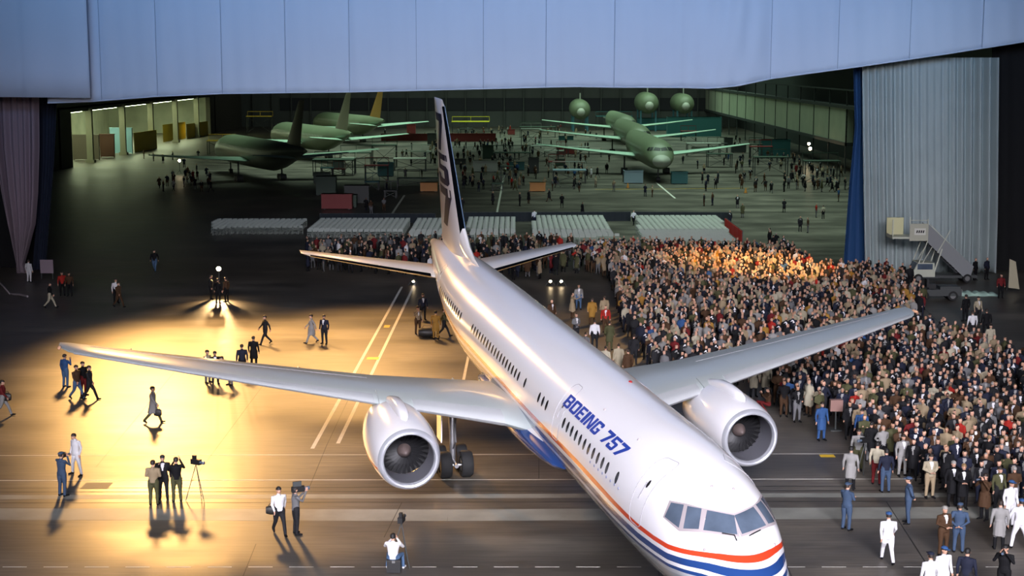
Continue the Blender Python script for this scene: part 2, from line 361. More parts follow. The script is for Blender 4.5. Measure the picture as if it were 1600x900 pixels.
def FUS(s):
    """top, bottom, half width of the body at station s"""
    T = [(0.0, 3.60), (.12, 3.78), (.4, 4.02), (.8, 4.27), (1.3, 4.50), (1.9, 4.76), (2.15, 4.98), (2.5, 5.33), (3.0, 5.62), (4, 5.95), (5.5, 6.18), (7, 6.27), (31, 6.27), (38, 6.25), (42, 6.18), (45, 6.02), (46.96, 5.75)]
    B = [(0.0, 3.40), (.12, 3.2), (.4, 2.98), (.8, 2.80), (1.5, 2.60), (3, 2.40), (5, 2.28), (7, 2.25), (30, 2.25), (33, 2.55), (36, 3.1), (39, 3.75), (42, 4.4), (44.5, 4.95), (46.96, 5.4)]
    W = [(0.0, .10), (.12, .38), (.4, .72), (.8, 1.0), (1.4, 1.27), (2, 1.45), (3, 1.68), (4, 1.82), (5.5, 1.93), (7, 1.97), (31, 1.97), (35, 1.78), (38, 1.5), (41, 1.12), (44, .7), (46.96, .2)]
    def sm(tab):
        for (a, b_), (c, d) in zip(tab[:-1], tab[1:]):
            if s <= c: return b_ + (d - b_) * (s - a) / (c - a)
        return tab[-1][1]
    return sm(T), sm(B), sm(W)
def FUSs(s):   # smoothed along the body, except the sharp windscreen
    w_ = 0.12 if s < 4 else 0.8
    if s < .3 : w_ = 0.0
    a = [FUS(min(46.96, max(0, s + w_ * k))) for k in (-1, -.5, 0, .5, 1)]
    return [sum(x[i] for x in a) / 5 for i in range(3)]
def ring(s, n=72):
    t, b_, w_ = FUSs(s); zc = b_ + (t - b_) * 0.5; out = []
    for k in range(n):
        a = 2 * math.pi * k / n; c, d = math.cos(a), math.sin(a)
        out.append((s - 23, w_ * c, zc + (t - zc) * d if d > 0 else zc + (zc - b_) * d))
    return out
stn = [0, .04, .12, .25, .4, .6, .8, 1.05, 1.3, 1.6, 1.9, 2.1, 2.3, 2.5, 2.75, 3, 3.4, 3.8, 4.4, 5, 5.8, 6.6, 7.5] + [8 + i for i in range(23)] + [31 + .6 * i for i in range(27)] + [46.96]
mb = MB(); mb.loft([ring(s) for s in stn])
STR = [(0, GREY), (3.02, (.45, .47, .50)), (3.20, BLUE), (3.34, WHITE), (3.50, BLUE), (3.76, WHITE), (3.93, RED), (4.12, WHITE)]
M_FUS = striped('fuselage_paint', STR, 2.0, 6.0, [(0, .42), (1.5, .40), (3, .20), (5, .12), (11, .14), (17, 0.02), (30, 0.0), (34, .2), (40, .75), (46, 1.4)], 1.65)
fus = mb.build('fuselage', M_FUS, plane, True)
fme = fus.data
BV = BVHTree.FromPolygons([v.co.copy() for v in fme.vertices], [tuple(p.vertices) for p in fme.polygons])
def hit_px(px, py, off=0.012):
    o = MWI @ CO; d = (MWI.to_3x3() @ ray(px, py)).normalized()
    loc, nor, i, dist = BV.ray_cast(o, d)
    if loc is None:
        loc, nor, i, dist = BV.find_nearest(o + d * (o - Vector((-15, 1, 4))).length)
    if nor.dot(d) > 0: nor = -nor
    return loc + nor * off
def hit_side(s, z, sgn=1, off=0.012):
    loc, nor, i, dist = BV.ray_cast(Vector((s - 23, 6 * sgn, z)), Vector((0, -sgn, 0)))
    if nor.y * sgn < 0: nor = -nor
    return loc + nor * off
def quad_decal(mb, Q, off, nx=8, ny=6, mirror=False, mi=0):
    V = []
    for j in range(ny + 1):
        for i in range(nx + 1):
            u, v = i / nx, j / ny
            px = (Q[0][0] * (1 - u) + Q[1][0] * u) * (1 - v) + (Q[3][0] * (1 - u) + Q[2][0] * u) * v
            py = (Q[0][1] * (1 - u) + Q[1][1] * u) * (1 - v) + (Q[3][1] * (1 - u) + Q[2][1] * u) * v
            p = hit_px(px, py, off)
            V.append((p.x, -p.y if mirror else p.y, p.z))
    F = [(j * (nx + 1) + i, j * (nx + 1) + i + 1, (j + 1) * (nx + 1) + i + 1, (j + 1) * (nx + 1) + i) for j in range(ny) for i in range(nx)]
    mb.add(V, F, mi)
M_GLASS = mat('cockpit_glass', (0.075, 0.10, 0.14), 0.10, noise=.6, nscale=1.3)
M_FRAME = mat('window_frame_grey', (0.34, 0.30, 0.31), 0.5)
M_DARK = mat('near_black', (0.008, 0.008, 0.009), 0.5)
FR = [[(1101, 794.5), (1150.5, 803), (1156, 839.5), (1096, 832)], [(1071, 786.5), (1101, 794.5), (1096, 832), (1061, 830)], [(1046, 782), (1071, 786.5), (1061, 830), (1036, 808)]]
PN = [[(1105, 797.5), (1147, 805.5), (1152, 835.5), (1099, 828.5)], [(1074.5, 791), (1096.5, 795), (1092, 827), (1068, 826)], [(1049, 785.5), (1069, 789), (1061, 825), (1039, 807.5)]]
mb = MB()
for q in FR: quad_decal(mb, q, .006); quad_decal(mb, q, .006, mirror=True)
mb.build('windscreen_frame', M_FRAME, fus, True)
for mirror in (False, True):
    for q in PN:
        mb = MB(); quad_decal(mb, q, .016, mirror=mirror); o = mb.build('cockpit_window', M_GLASS, fus, True)
for q in ([(1128, 834), (1147, 837), (1151, 846)], [(1170, 838), (1187, 829)]):
    MB().tube([hit_px(*a, .04) for a in q], .018, 6).build('wiper', M_DARK, fus)
# cabin windows
M_WIN = mat('cabin_window_dark', (0.02, 0.022, 0.028), 0.12)
wins = [7.03] + [7.99 + .497 * i for i in range(11)] + [15.22, 15.75, 16.29] + [18.38] + [19.38 + .5 * i for i in range(18)] + [30.38 + .52 * i for i in range(13)]
for sg in (1, -1):
    for s in wins:
        mb = MB(); n = 12; V = [hit_side(s, 4.9, sg, .012)]
        for k in range(n):
            a = 2 * math.pi * k / n; V.append(hit_side(s + .115 * math.cos(a), 4.9 + .185 * math.sin(a), sg, .012))
        mb.add(V, [(0, 1 + k, 1 + (k + 1) % n) for k in range(n)]); mb.build('cabin_window', M_WIN, fus, True)
# doors: outline, handle recess and small window
M_SEAL = mat('door_seal_grey', (0.30, 0.29, 0.32), 0.5)
def door(s0, s1, z0, z1, sg):
    rad = .2; pts = []
    for cx, cz, a0 in ((s1 - rad, z1 - rad, 0), (s0 + rad, z1 - rad, 90), (s0 + rad, z0 + rad, 180), (s1 - rad, z0 + rad, 270)):
        for k in range(6): a = R(a0 + 18 * k); pts.append((cx + rad * math.cos(a), cz + rad * math.sin(a)))
    ex = []
    for i in range(len(pts)):
        a, b_ = pts[i], pts[(i + 1) % len(pts)]; L = max(1, int(math.dist(a, b_) / .12))
        ex += [(a[0] + (b_[0] - a[0]) * t / L, a[1] + (b_[1] - a[1]) * t / L) for t in range(L)]
    o = MB().tube([hit_side(*p, sg, .0) for p in ex] + [hit_side(*ex[0], sg, 0)], .013, 5).build('cabin_door', M_SEAL, fus)
    o['label'] = 'thin grey outline of the cabin door'
    c = (s0 + s1) / 2; mb = MB(); V = []
    mb.tube([hit_side(c, z0 + 1.22, sg, 0), hit_side(c + .02, z0 + .75, sg, 0)], .035, 6); mb.build('door_handle', M_SEAL, o)
    mb = MB(); V = [hit_side(c - .1 + .07 * math.cos(k * .785), z0 + 1.2 + .11 * math.sin(k * .785), sg, .015) for k in range(8)]
    mb.add(V, [tuple(range(8))]); mb.build('door_window', M_DARK, o)
for sg in (1, -1):
    door(4.75, 5.6, 4.12, 5.95, sg); door(13.35, 14.15, 4.12, 5.95, sg); door(37.6, 38.3, 4.3, 5.9, sg)
# lettering on the starboard side
GL = {  # glyph polygons in a unit cell, heavy block letters with cut corners; list of outlines (outer, holes drawn as separate bars)
 'B': [[(0, 0), (0, 1), (.3, 1), (.3, 0)], [(0, .82), (0, 1), (.85, 1), (1, .88), (1, .82)], [(0, 0), (0, .18), (1, .18), (1, .12), (.85, 0)], [(.7, .55), (.7, .9), (1, .9), (1, .62), (.93, .5)], [(.7, .1), (.7, .45), (.93, .5), (1, .4), (1, .1)], [(.2, .41), (.2, .59), (.9, .59), (.9, .41)]],
 'O': [[(0, .1), (0, .9), (.3, .9), (.3, .1)], [(.7, .1), (.7, .9), (1, .9), (1, .1)], [(0, .9), (.12, 1), (.88, 1), (1, .9), (.9, .8), (.1, .8)], [(0, .1), (.1, .2), (.9, .2), (1, .1), (.88, 0), (.12, 0)]],
 'E': [[(0, 0), (0, 1), (.32, 1), (.32, 0)], [(0, .81), (0, 1), (1, 1), (1, .81)], [(0, .41), (0, .6), (.9, .6), (.9, .41)], [(0, 0), (0, .19), (1, .19), (1, 0)]],
 'I': [[(0, 0), (0, 1), (1, 1), (1, 0)]],
 'N': [[(0, 0), (0, 1), (.28, 1), (.28, 0)], [(.72, 0), (.72, 1), (1, 1), (1, 0)], [(.15, 1), (.38, 1), (.85, 0), (.62, 0)]],
 'G': [[(0, .1), (0, .9), (.3, .9), (.3, .1)], [(0, .9), (.12, 1), (.88, 1), (1, .9), (1, .8), (.1, .8)], [(0, .1), (.1, .2), (1, .2), (1, .1), (.88, 0), (.12, 0)], [(.7, .1), (.7, .52), (1, .52), (1, .1)], [(.5, .36), (.5, .52), (1, .52), (1, .36)], [(.7, .68), (.7, .9), (1, .9), (1, .68)]],
 '7': [[(0, .78), (0, 1), (1, 1), (1, .78)], [(.62, .8), (1, .8), (.55, 0), (.18, 0)]],
 '5': [[(.05, .8), (.05, 1), (1, 1), (1, .8)], [(.05, .45), (.05, 1), (.35, 1), (.35, .45)], [(.05, .45), (.05, .63), (.88, .63), (1, .53), (.9, .45)], [(.7, .1), (.7, .6), (.9, .6), (1, .5), (1, .1)], [(0, .1), (0, .2), (.9, .2), (1, .1), (.88, 0), (.12, 0)], [(0, .1), (0, .32), (.3, .32), (.3, .1)]],
}
def text_decal(name, m, parent, layout, place, shear=0.0):
    mb = MB()
    for ch, u0, u1 in layout:
        for li, poly in enumerate(GL[ch]):
            # triangulate fan after densifying so the letters follow the curved skin
            bm = bmesh.new(); vsb = [bm.verts.new((x, y, 0)) for x, y in poly]; bm.faces.new(vsb)
            bmesh.ops.triangulate(bm, faces=bm.faces[:]); bmesh.ops.subdivide_edges(bm, edges=bm.edges[:], cuts=2, use_grid_fill=True)
            bm.verts.index_update()
            V = [place(u0 + (u1 - u0) * v.co.x, v.co.y, li) for v in bm.verts]
            mb.add(V, [tuple(v.index for v in f.verts) for f in bm.faces]); bm.free()
    return mb.build(name, m, parent)
BLc = [(878.7, 632), (966.5, 716.5), (987.5, 701.5), (892.5, 616)]   # baseline start, baseline end, top end, top start
def place_text(u, v, li):
    a, b_, c, d = BLc
    px = (a[0] * (1 - u) + b_[0] * u) * (1 - v) + (d[0] * (1 - u) + c[0] * u) * v
    py = (a[1] * (1 - u) + b_[1] * u) * (1 - v) + (d[1] * (1 - u) + c[1] * u) * v
    return hit_px(px, py, .012 + .0015 * li)
LAY = [('B', 0, .096), ('O', .107, .205), ('E', .218, .30), ('I', .312, .350), ('N', .361, .468), ('G', .478, .576), ('7', .648, .750), ('5', .760, .866), ('7', .878, .99)]
M_LET = mat('lettering_blue', (0.02, 0.05, 0.30), 0.6, spec=.15)
for g in LAY: text_decal('letter', M_LET, fus, [g], place_text)
# small hardware: antenna, probes, static ports
mb = MB(); p = hit_px(985, 597, 0); mb.ball(p, (.09, .07, .06)); mb.build('beacon_lamp', mat('beacon_red', (.3, .02, .02), .3), fus, True)
for q in ((1101, 859), (1210, 851), (1146, 764), (1112, 760), (998, 687), (945, 640)):
    MB().ball(hit_px(*q, .0), .045).build('probe', M_FRAME, fus, True)
M_PORT = mat('port_blue_grey', (.2, .22, .35), .4)
for i in range(8): MB().ball(hit_px(922 + i * 6.3, 722 + i * 5.9, 0), (.05, .02, .05)).build('static_port', M_PORT, fus, True)

# wing to body fairing
mb = MB(); rings = []
for i in range(25):
    t = i / 24; s = 13.8 + 13.6 * t; e = math.sin(math.pi * min(1, max(0.0, t)) ) ** 0.45 if 0 < t < 1 else 0.02
    rings.append([(s - 23, (1.6 + .62 * e) * math.cos(a), 3.0 + (.75 * e + .02) * math.sin(a) if math.sin(a) > 0 else 3.0 + (1.02 * e + .02) * math.sin(a)) for a in [2 * math.pi * k / 40 for k in range(40)]])
mb.loft(rings)
mb.build('belly_fairing', striped('fairing_paint', [(0, BLUE), (3.30, WHITE), (3.43, BLUE), (3.50, WHITE), (3.62, BLUE)], 1.5, 4.5), plane, True)

# wings
M_WING = mat('wing_grey_paint', (0.38, 0.42, 0.42), 0.28, coat=0.3)
M_SLAT = mat('leading_edge_light_grey', (0.52, 0.54, 0.56), 0.25, metal=0.25)
M_CHROME = mat('polished_leading_edge', (0.75, 0.74, 0.72), 0.12, metal=1.0)
AF = [(1, 0), (.85, .022), (.7, .040), (.5, .058), (.35, .064), (.22, .060), (.12, .048), (.05, .032), (.015, .018), (0, 0), (.015, -.014), (.05, -.024), (.12, -.034), (.22, -.042), (.35, -.045), (.5, -.036), (.7, -.018), (.85, -.006)]
def wing_sec(y, sg, le, te, z, tc, c0=0.0, c1=1.0, grow=0.0):
    c = te - le; out = []
    pts = []
    for x, h in AF:
        if c0 <= x <= c1: pts.append((x, h))
    return [(le + c * x - 23, y * sg, z + h * c * tc + (grow if h >= 0 else -grow)) for x, h in pts]
def LE(y): return 17.08 + .52 * y - (0.75 if y < 2.6 else 0) * (2.6 - y) / 1.0 * 0.8
def TE(y): return 28.57 - .27 * (18.95 - y) if y > 6.6 else 25.24 - .07 * (6.6 - y)
def ZW(y): return 3.14 + .0875 * y + 0.0009 * max(0, y - 8) ** 2
for sg in (1, -1):
    ys = [1.2, 1.9, 2.6, 4, 6.6, 9, 12, 15, 17.5, 18.6, 18.9, 19.02]
    mb = MB(); rings = []
    for y in ys:
        le, te = LE(y), TE(y); k = 1.0
        if y > 18.55: le += (y - 18.55) * 1.4; te -= (y - 18.55) * .3; k = 1 - (y - 18.55) * 1.6
        rings.append(wing_sec(y, sg, le, te, ZW(y), (1.12 - .02 * y) * max(k, .15)))
    mb.loft(rings); wing = mb.build('wing', M_WING, plane, True)
    for ya, yb in ((2.6, 5.75), (7.15, 18.4)):
        mb = MB(); rings = []
        for i in range(9):
            y = ya + (yb - ya) * i / 8; rings.append(wing_sec(y, sg, LE(y) - .03, TE(y), ZW(y), (1.12 - .02 * y), 0, .125, .012))
        mb.loft(rings); mb.build('slat', M_SLAT, wing, True)
    for y in (3.2, 9.5, 13.2, 16.2):      # flap track fairings under the trailing edge
        c = TE(y) - LE(y); mb = MB()
        mb.tube([(LE(y) + c * .62 - 23, y * sg, ZW(y) - .16), (LE(y) + c * .8 - 23, y * sg, ZW(y) - .26), (TE(y) - 23, y * sg, ZW(y) - .2), (TE(y) + .55 - 23, y * sg, ZW(y) - .08)], [.03, .17, .15, .02], 10)
        mb.build('flap_track_fairing', M_WING, wing, True)
    mb = MB(); mb.ball((LE(18.9) + .55 - 23, 18.98 * sg, ZW(19)), (.28, .09, .07)); mb.build('navigation_light', mat('nav_light', (.9, .5, .3), .2), wing, True)
    # spoiler and aileron joints
    mb = MB()
    for ya, yb in ((7, 17.8),):
        mb.tube([(LE(y) + (TE(y) - LE(y)) * .72 - 23, y * sg, ZW(y) + (TE(y) - LE(y)) * .0385 * (1.12 - .02 * y)) for y in (ya, 10, 14, yb)], .012, 4)
    mb.build('panel_gap', M_SEAL, wing)

# engines
M_NAC = mat('nacelle_paint', (0.80, 0.79, 0.82), 0.2, coat=.6)
M_LIP = mat('inlet_lip_metal', (0.62, 0.64, 0.70), 0.22, metal=.55)
M_INNER = mat('inlet_duct_lining', (0.12, 0.12, 0.14), 0.4)
M_FAN = mat('fan_blade_dark', (0.018, 0.018, 0.02), 0.5, metal=.3)
M_SPIN = mat('spinner_grey', (0.10, 0.075, 0.07), 0.5)
M_HOT = mat('exhaust_metal', (0.25, 0.22, 0.2), 0.3, metal=.9)
M_OR = mat('red_nacelle_stripe', (0.62, 0.07, 0.02), 0.3)
for sg in (1, -1):
    EC = (16.62 - 23, 6.5 * sg, 2.74)
    eng = MB().lathe([(.16, 1.125), (.3, 1.16), (.6, 1.205), (1.1, 1.25), (1.8, 1.28), (2.6, 1.28), (3.4, 1.23), (4.2, 1.12), (4.9, .98), (4.88, .94), (4.0, 1.0)], EC, n=56).build('engine_nacelle', M_NAC, plane, True)
    MB().lathe([(.20, .90), (.10, .905), (.02, .945), (0, .995), (.02, 1.045), (.08, 1.09), (.17, 1.13), (.165, 1.125)], EC, n=56).build('inlet_lip', M_LIP, eng, True)
    MB().lathe([(.19, .90), (.5, .90), (.9, .915), (1.4, .94)], EC, n=48).build('inlet_duct', M_INNER, eng, True)
    MB().lathe([(1.42, .94), (1.42, .02)], EC, n=32).build('fan_case', M_DARK, eng)
    mb = MB()
    for k in range(28):
        a = 2 * math.pi * k / 28; V = []
        for r_, tw, w_ in ((.24, .30, .07), (.55, .55, .085), (.90, .9, .10)):
            for q in (-1, 1):
                ang = a + q * w_ / r_ * math.cos(tw) * .9
                for th in (0, .02): V.append((EC[0] + 1.32 + q * .07 * math.sin(tw) + th, EC[1] + r_ * math.cos(ang), EC[2] + r_ * math.sin(ang)))
        F = []
        for j in (0, 4): F += [(j, j + 2, j + 6, j + 4), (j + 1, j + 5, j + 7, j + 3), (j, j + 4, j + 5, j + 1), (j + 2, j + 3, j + 7, j + 6)]
        F += [(8, 9, 11, 10), (0, 1, 3, 2)]
        mb.add(V, F)
    mb.build('fan', M_FAN, eng)
    MB().lathe([(.82, .01), (.86, .07), (.98, .15), (1.12, .22), (1.26, .26)], EC, n=24, cap=True).build('spinner', M_SPIN, eng, True)
    MB().lathe([(4.0, .8), (5.0, .72), (6.0, .56), (6.6, .45), (6.58, .42), (5.8, .4)], EC, n=32).build('exhaust_nozzle', M_HOT, eng, True)
    # red pinstripe low on the nacelle
    P = []
    for i in range(12):
        t = .25 + i * .38; r_ = interp([(.16, 1.125), (.3, 1.16), (.6, 1.205), (1.1, 1.25), (1.8, 1.28), (2.6, 1.28), (3.4, 1.23), (4.2, 1.12), (4.9, .98)], t) + .004
        for a in (-14, -20): P.append((EC[0] + t, EC[1] + sg * r_ * math.cos(R(a)), EC[2] + r_ * math.sin(R(a))))
    mb = MB(); mb.add(P, [(2 * i, 2 * i + 1, 2 * i + 3, 2 * i + 2) for i in range(11)]); mb.build('nacelle_stripe', M_OR, eng)
    # pylon
    def psec(s, zb, zt, w_):
        return [(s - 23, 6.5 * sg + w_ / 2 * math.copysign(abs(math.cos(a)) ** .6, math.cos(a)), (zb + zt) / 2 + (zt - zb) / 2 * math.copysign(abs(math.sin(a)) ** .7, math.sin(a))) for a in [2 * math.pi * k / 16 for k in range(16)]]
    mb = MB(); mb.loft([psec(17.45, 3.84, 3.98, .06), psec(17.6, 3.8, 4.12, .26), psec(18.1, 3.7, 4.24, .42), psec(19, 3.6, 4.28, .5), psec(20, 3.5, 4.2, .5), psec(20.8, 3.4, 4.02, .48), psec(22, 3.0, 3.75, .44), psec(23.3, 2.9, 3.6, .34), psec(24.6, 3.2, 3.5, .12)])
    mb.build('engine_pylon', M_NAC, plane, True)
    mb = MB(); rings = [wing_sec(y, sg, LE(y) - .12, TE(y), ZW(y), (1.12 - .02 * y), 0, .22, .03) for y in (5.95, 6.5, 7.0)]
    mb.loft(rings); mb.build('pylon_cap', M_WING, plane, True)

# tail
for sg in (1, -1):
    mb = MB(); rings = []
    for y in (.6, 1.2, 3, 5, 7.2, 7.55, 7.61):
        le = 39.75 + (y - .6) * .635; te = 44.3 + (y - .6) * .2; k = 1
        if y > 7.3: le += (y - 7.3) * 1.5; k = .7 if y < 7.6 else .25
        rings.append(wing_sec(y, sg, le, te, 4.86 + .105 * (y - 1), .85 * k))
    mb.loft(rings); st_ = mb.build('tailplane', mat('tailplane_paint', (.66, .64, .62), .25, coat=.3), plane, True)
    mb = MB(); mb.loft([wing_sec(y, sg, 39.72 + (y - .6) * .635, 44.3 + (y - .6) * .2, 4.86 + .105 * (y - 1), .85, 0, .05, .008) for y in (1.4, 4, 7.2)])
    mb.build('leading_edge', M_CHROME, st_, True)
    mb = MB(); mb.tube([(43.0 + (y - .6) * .29 - 23, y * sg, 4.86 + .105 * (y - 1) + .13 - .012 * y) for y in (1.4, 4, 7.2)], .014, 4); mb.build('elevator_gap', M_SEAL, st_)
def fin_sec(z, le, te, k, c0=0, c1=1, grow=0):
    c = te - le
    return [(le + c * x - 23, math.copysign(1, h) * (abs(h) * c * k + grow) if h else 0, z) for x, h in [(a, (abs(b_) if i < 10 else -dict(AF[:10]).get(a, abs(b_)))) for i, (a, b_) in enumerate(AF)] if c0 <= x <= c1]
FZ = [(5.6, 37.0, 44.3), (6.4, 37.75, 44.6), (8, 39.25, 45.1), (10, 41.1, 45.75), (12, 42.95, 46.4), (13.3, 44.15, 46.85), (13.62, 44.65, 46.95)]
mb = MB(); mb.loft([fin_sec(z, le, te, .85 if z < 13.5 else .4) for z, le, te in FZ])
M_FINP = mat('fin_paint', (0.66, 0.62, 0.62), .25, coat=.4)
fin = mb.build('tail_fin', M_FINP, plane, True)
mb = MB(); mb.loft([fin_sec(z, le - .04, te, .85, 0, .05, .008) for z, le, te in FZ[1:6]]); mb.build('leading_edge', M_CHROME, fin, True)
mb = MB(); mb.loft([[(s - 23, .2 * w_ * math.cos(a), zz * (1 + math.sin(a)) / 2 + 6.1) for a in [2 * math.pi * k / 10 for k in range(10)]] for s, w_, zz in ((34.8, .15, .12), (36.3, .6, .35), (37.6, 1, .75), (38.8, 1.2, 1.5))])
mb.build('dorsal_fillet', M_FUS, fin, True)
def fin_place(z0, z1, c0, c1):
    def f(u, v, li):
        z = z0 + (z1 - z0) * v; le = interp([(a, b_) for a, b_, c in FZ], z); te = interp([(a, c) for a, b_, c in FZ], z)
        x = c0 + (c1 - c0) * u; h = interp(sorted([(a, b_) for a, b_ in AF[:10]]), x)
        return Vector((le + (te - le) * x - 23, h * (te - le) * .85 + .015 + .002 * li, z))
    return f
mdig = mat('fin_number_blue', (0.006, 0.009, 0.03), .6, spec=.1)
for ch, z0, z1 in (('7', 11.0, 12.9), ('5', 9.35, 10.85), ('7', 7.3, 9.2)):
    o = text_decal('fin_number', mdig, fin, [(ch, 0, 1)], lambda u, v, li, z0=z0, z1=z1: fin_place(z0, z1, .80, .14)(u, v, li))
# landing gear
M_STEEL = mat('gear_strut_steel', (.45, .45, .47), .3, metal=.8); M_TYRE = mat('tyre_rubber', (.010, .010, .011), .8); M_HUB = mat('wheel_hub', (.16, .16, .16), .5, metal=.3)
def wheel(parent, c, r_, w_):
    o = MB().lathe([(-w_ / 2, r_ * .55), (-w_ / 2, r_ * .9), (-w_ * .3, r_), (w_ * .3, r_), (w_ / 2, r_ * .9), (w_ / 2, r_ * .55)], c, 'y', 28).build('wheel', M_TYRE, parent, True)
    MB().lathe([(-w_ * .4, .02), (-w_ * .42, r_ * .56), (w_ * .42, r_ * .56), (w_ * .4, .02)], c, 'y', 20, cap=True).build('wheel_hub', M_HUB, o)
for sg in (1, -1):
    y = 3.66 * sg; g = MB().tube([(0.1, y, .6), (.15, y, 1.8), (.2, y, 3.3)], [.12, .14, .2], 12).tube([(.2, y, 2.9), (.3, y - 1.3 * sg, 2.7)], .07, 8).tube([(-.75, y, .56), (.95, y, .56)], .09, 8)
    g.tube([(.1, y, 1.0), (-.5, y, 1.5), (-.3, y, 2.2)], .04, 6)
    for dx in (-.57, .57): g.tube([(dx + .1, y - .5, .53), (dx + .1, y + .5, .53)], .06, 8)
    gear = g.build('main_gear', M_STEEL, plane, True)
    for dx in (-.47, .67):
        for dy in (-.43, .43): wheel(gear, (dx, y + dy, .54 - dx * math.tan(NOSEDN)), .54, .46)
    MB().box(-.35, .55, y + .55 * sg - .02, y + .55 * sg + .02, 1.45, 3.3).box(-.3, .5, y + .52 * sg - .01, y + .52 * sg + .01, 1.5, 3.2).build('gear_door', M_NAC, gear)
g = MB().tube([(-17.9, 0, 1.15), (-17.9, 0, 2.5)], .1, 10).tube([(-17.9, -.25, 1.15), (-17.9, .25, 1.15)], .05, 8).tube([(-17.9, 0, 1.7), (-16.9, 0, 2.4)], .05, 8)
gear = g.build('nose_gear', M_STEEL, plane, True)
for dy in (-.27, .27): wheel(gear, (-17.9, dy, 1.15), .395, .26)
for sg in (1, -1): MB().box(-18.6, -17.3, .42 * sg - .02, .42 * sg + .02, 1.6, 2.4).box(-18.5, -17.4, .40 * sg - .01, .40 * sg + .01, 1.7, 2.3).build('gear_door', M_NAC, gear)
# ------------------------------------------------------------ people
def V3(*a): return Vector(a)
def base_pose():
    J = dict(pelvis=V3(0, 0, .95), waist=V3(0, 0, 1.1), chest=V3(0, 0, 1.30), neck=V3(0, .01, 1.47), head=V3(0, -.015, 1.625))
    for n, s in (('L', 1), ('R', -1)):
        J['sh' + n] = V3(.185 * s, .01, 1.42); J['el' + n] = V3(.245 * s, .03, 1.14); J['wr' + n] = V3(.255 * s, -.04, .89)
        J['hip' + n] = V3(.095 * s, 0, .92); J['kn' + n] = V3(.11 * s, -.01, .50); J['an' + n] = V3(.12 * s, .02, .09); J['to' + n] = V3(.15 * s, -.16, .04)
        J['hd' + n] = V3(0, -.15, -1).normalized()
    return J
def pose(name):
    J = base_pose()
    if name == 'walk':
        J['knL'] = V3(.1, -.16, .52); J['anL'] = V3(.1, -.30, .10); J['toL'] = V3(.1, -.47, .09)
        J['knR'] = V3(-.1, .08, .50); J['anR'] = V3(-.1, .36, .17); J['toR'] = V3(-.1, .24, .04)
        J['elL'] = V3(.24, .14, 1.17); J['wrL'] = V3(.23, .20, .92); J['elR'] = V3(-.24, -.08, 1.16); J['wrR'] = V3(-.22, -.26, .98)
    elif name == 'arms_front':
        for n, s in (('L', 1), ('R', -1)): J['el' + n] = V3(.24 * s, .02, 1.15); J['wr' + n] = V3(.05 * s, -.20, 1.06); J['hd' + n] = V3(-.8 * s, -.4, 0).normalized()
    elif name == 'folded':
        for n, s in (('L', 1), ('R', -1)): J['el' + n] = V3(.23 * s, -.06, 1.17); J['wr' + n] = V3(-.03 * s, -.18, 1.20 + .03 * s); J['hd' + n] = V3(-1 * s, -.1, 0.05).normalized()
    elif name == 'arms_back':
        for n, s in (('L', 1), ('R', -1)): J['el' + n] = V3(.27 * s, .10, 1.15); J['wr' + n] = V3(.05 * s, .17, .97); J['hd' + n] = V3(-.9 * s, .1, -.2).normalized()
    elif name == 'camera':
        for n, s in (('L', 1), ('R', -1)): J['el' + n] = V3(.27 * s, -.13, 1.24); J['wr' + n] = V3(.10 * s, -.20, 1.52); J['hd' + n] = V3(-.35 * s, -.2, .9).normalized()
    elif name == 'shoulder_camera':
        J['elR'] = V3(-.27, -.14, 1.28); J['wrR'] = V3(-.14, -.30, 1.56); J['hdR'] = V3(.2, -.3, .9).normalized()
        J['elL'] = V3(.25, -.12, 1.22); J['wrL'] = V3(.08, -.28, 1.46); J['hdL'] = V3(-.3, -.3, .9).normalized()
    elif name == 'pointing':
        J['elR'] = V3(-.30, -.18, 1.36); J['wrR'] = V3(-.33, -.42, 1.50); J['hdR'] = V3(-.1, -.9, .3).normalized()
    elif name == 'hand_up':
        J['elR'] = V3(-.26, -.10, 1.20); J['wrR'] = V3(-.12, -.22, 1.42); J['hdR'] = V3(.3, -.3, .9).normalized()
    elif name == 'wide':
        J['anL'].x = .24; J['toL'].x = .28; J['knL'].x = .18; J['anR'].x = -.24; J['toR'].x = -.28; J['knR'].x = -.18
        J['head'] = V3(-.03, -.05, 1.61); J['elL'] = V3(.3, .0, 1.17); J['wrL'] = V3(.33, -.1, .94)
    elif name in ('sit', 'crouch'):
        dz = -.42 if name == 'sit' else -.55
        for k in list(J):
            if k[:2] not in ('kn', 'an', 'to', 'hd'): J[k] = J[k] + V3(0, .05, dz)
        for n, s in (('L', 1), ('R', -1)):
            J['kn' + n] = V3(.20 * s, -.36, .50); J['an' + n] = V3(.24 * s, -.30 if name == 'sit' else -.12, .09); J['to' + n] = J['an' + n] + V3(.04 * s, -.18, -.05)
            J['el' + n] = V3(.27 * s, -.13, 1.24 + dz); J['wr' + n] = V3(.08 * s, -.26, 1.45 + dz); J['hd' + n] = V3(-.35 * s, -.2, .9).normalized()
    elif name == 'bend':
        for k in list(J):
            if k[:2] in ('ch', 'ne', 'he', 'sh', 'el', 'wr'):
                q = J[k] - V3(0, 0, .95); J[k] = Matrix.Rotation(R(38), 3, 'X') @ q + V3(0, 0, .95)
        for n, s in (('L', 1), ('R', -1)): J['wr' + n] = J['el' + n] + V3(-.05 * s, -.2, -.1)
    return J
SKIN, TOP, LEGS, SHOE, HAIR, SHIRT, EYE = range(7)
_protos = {}
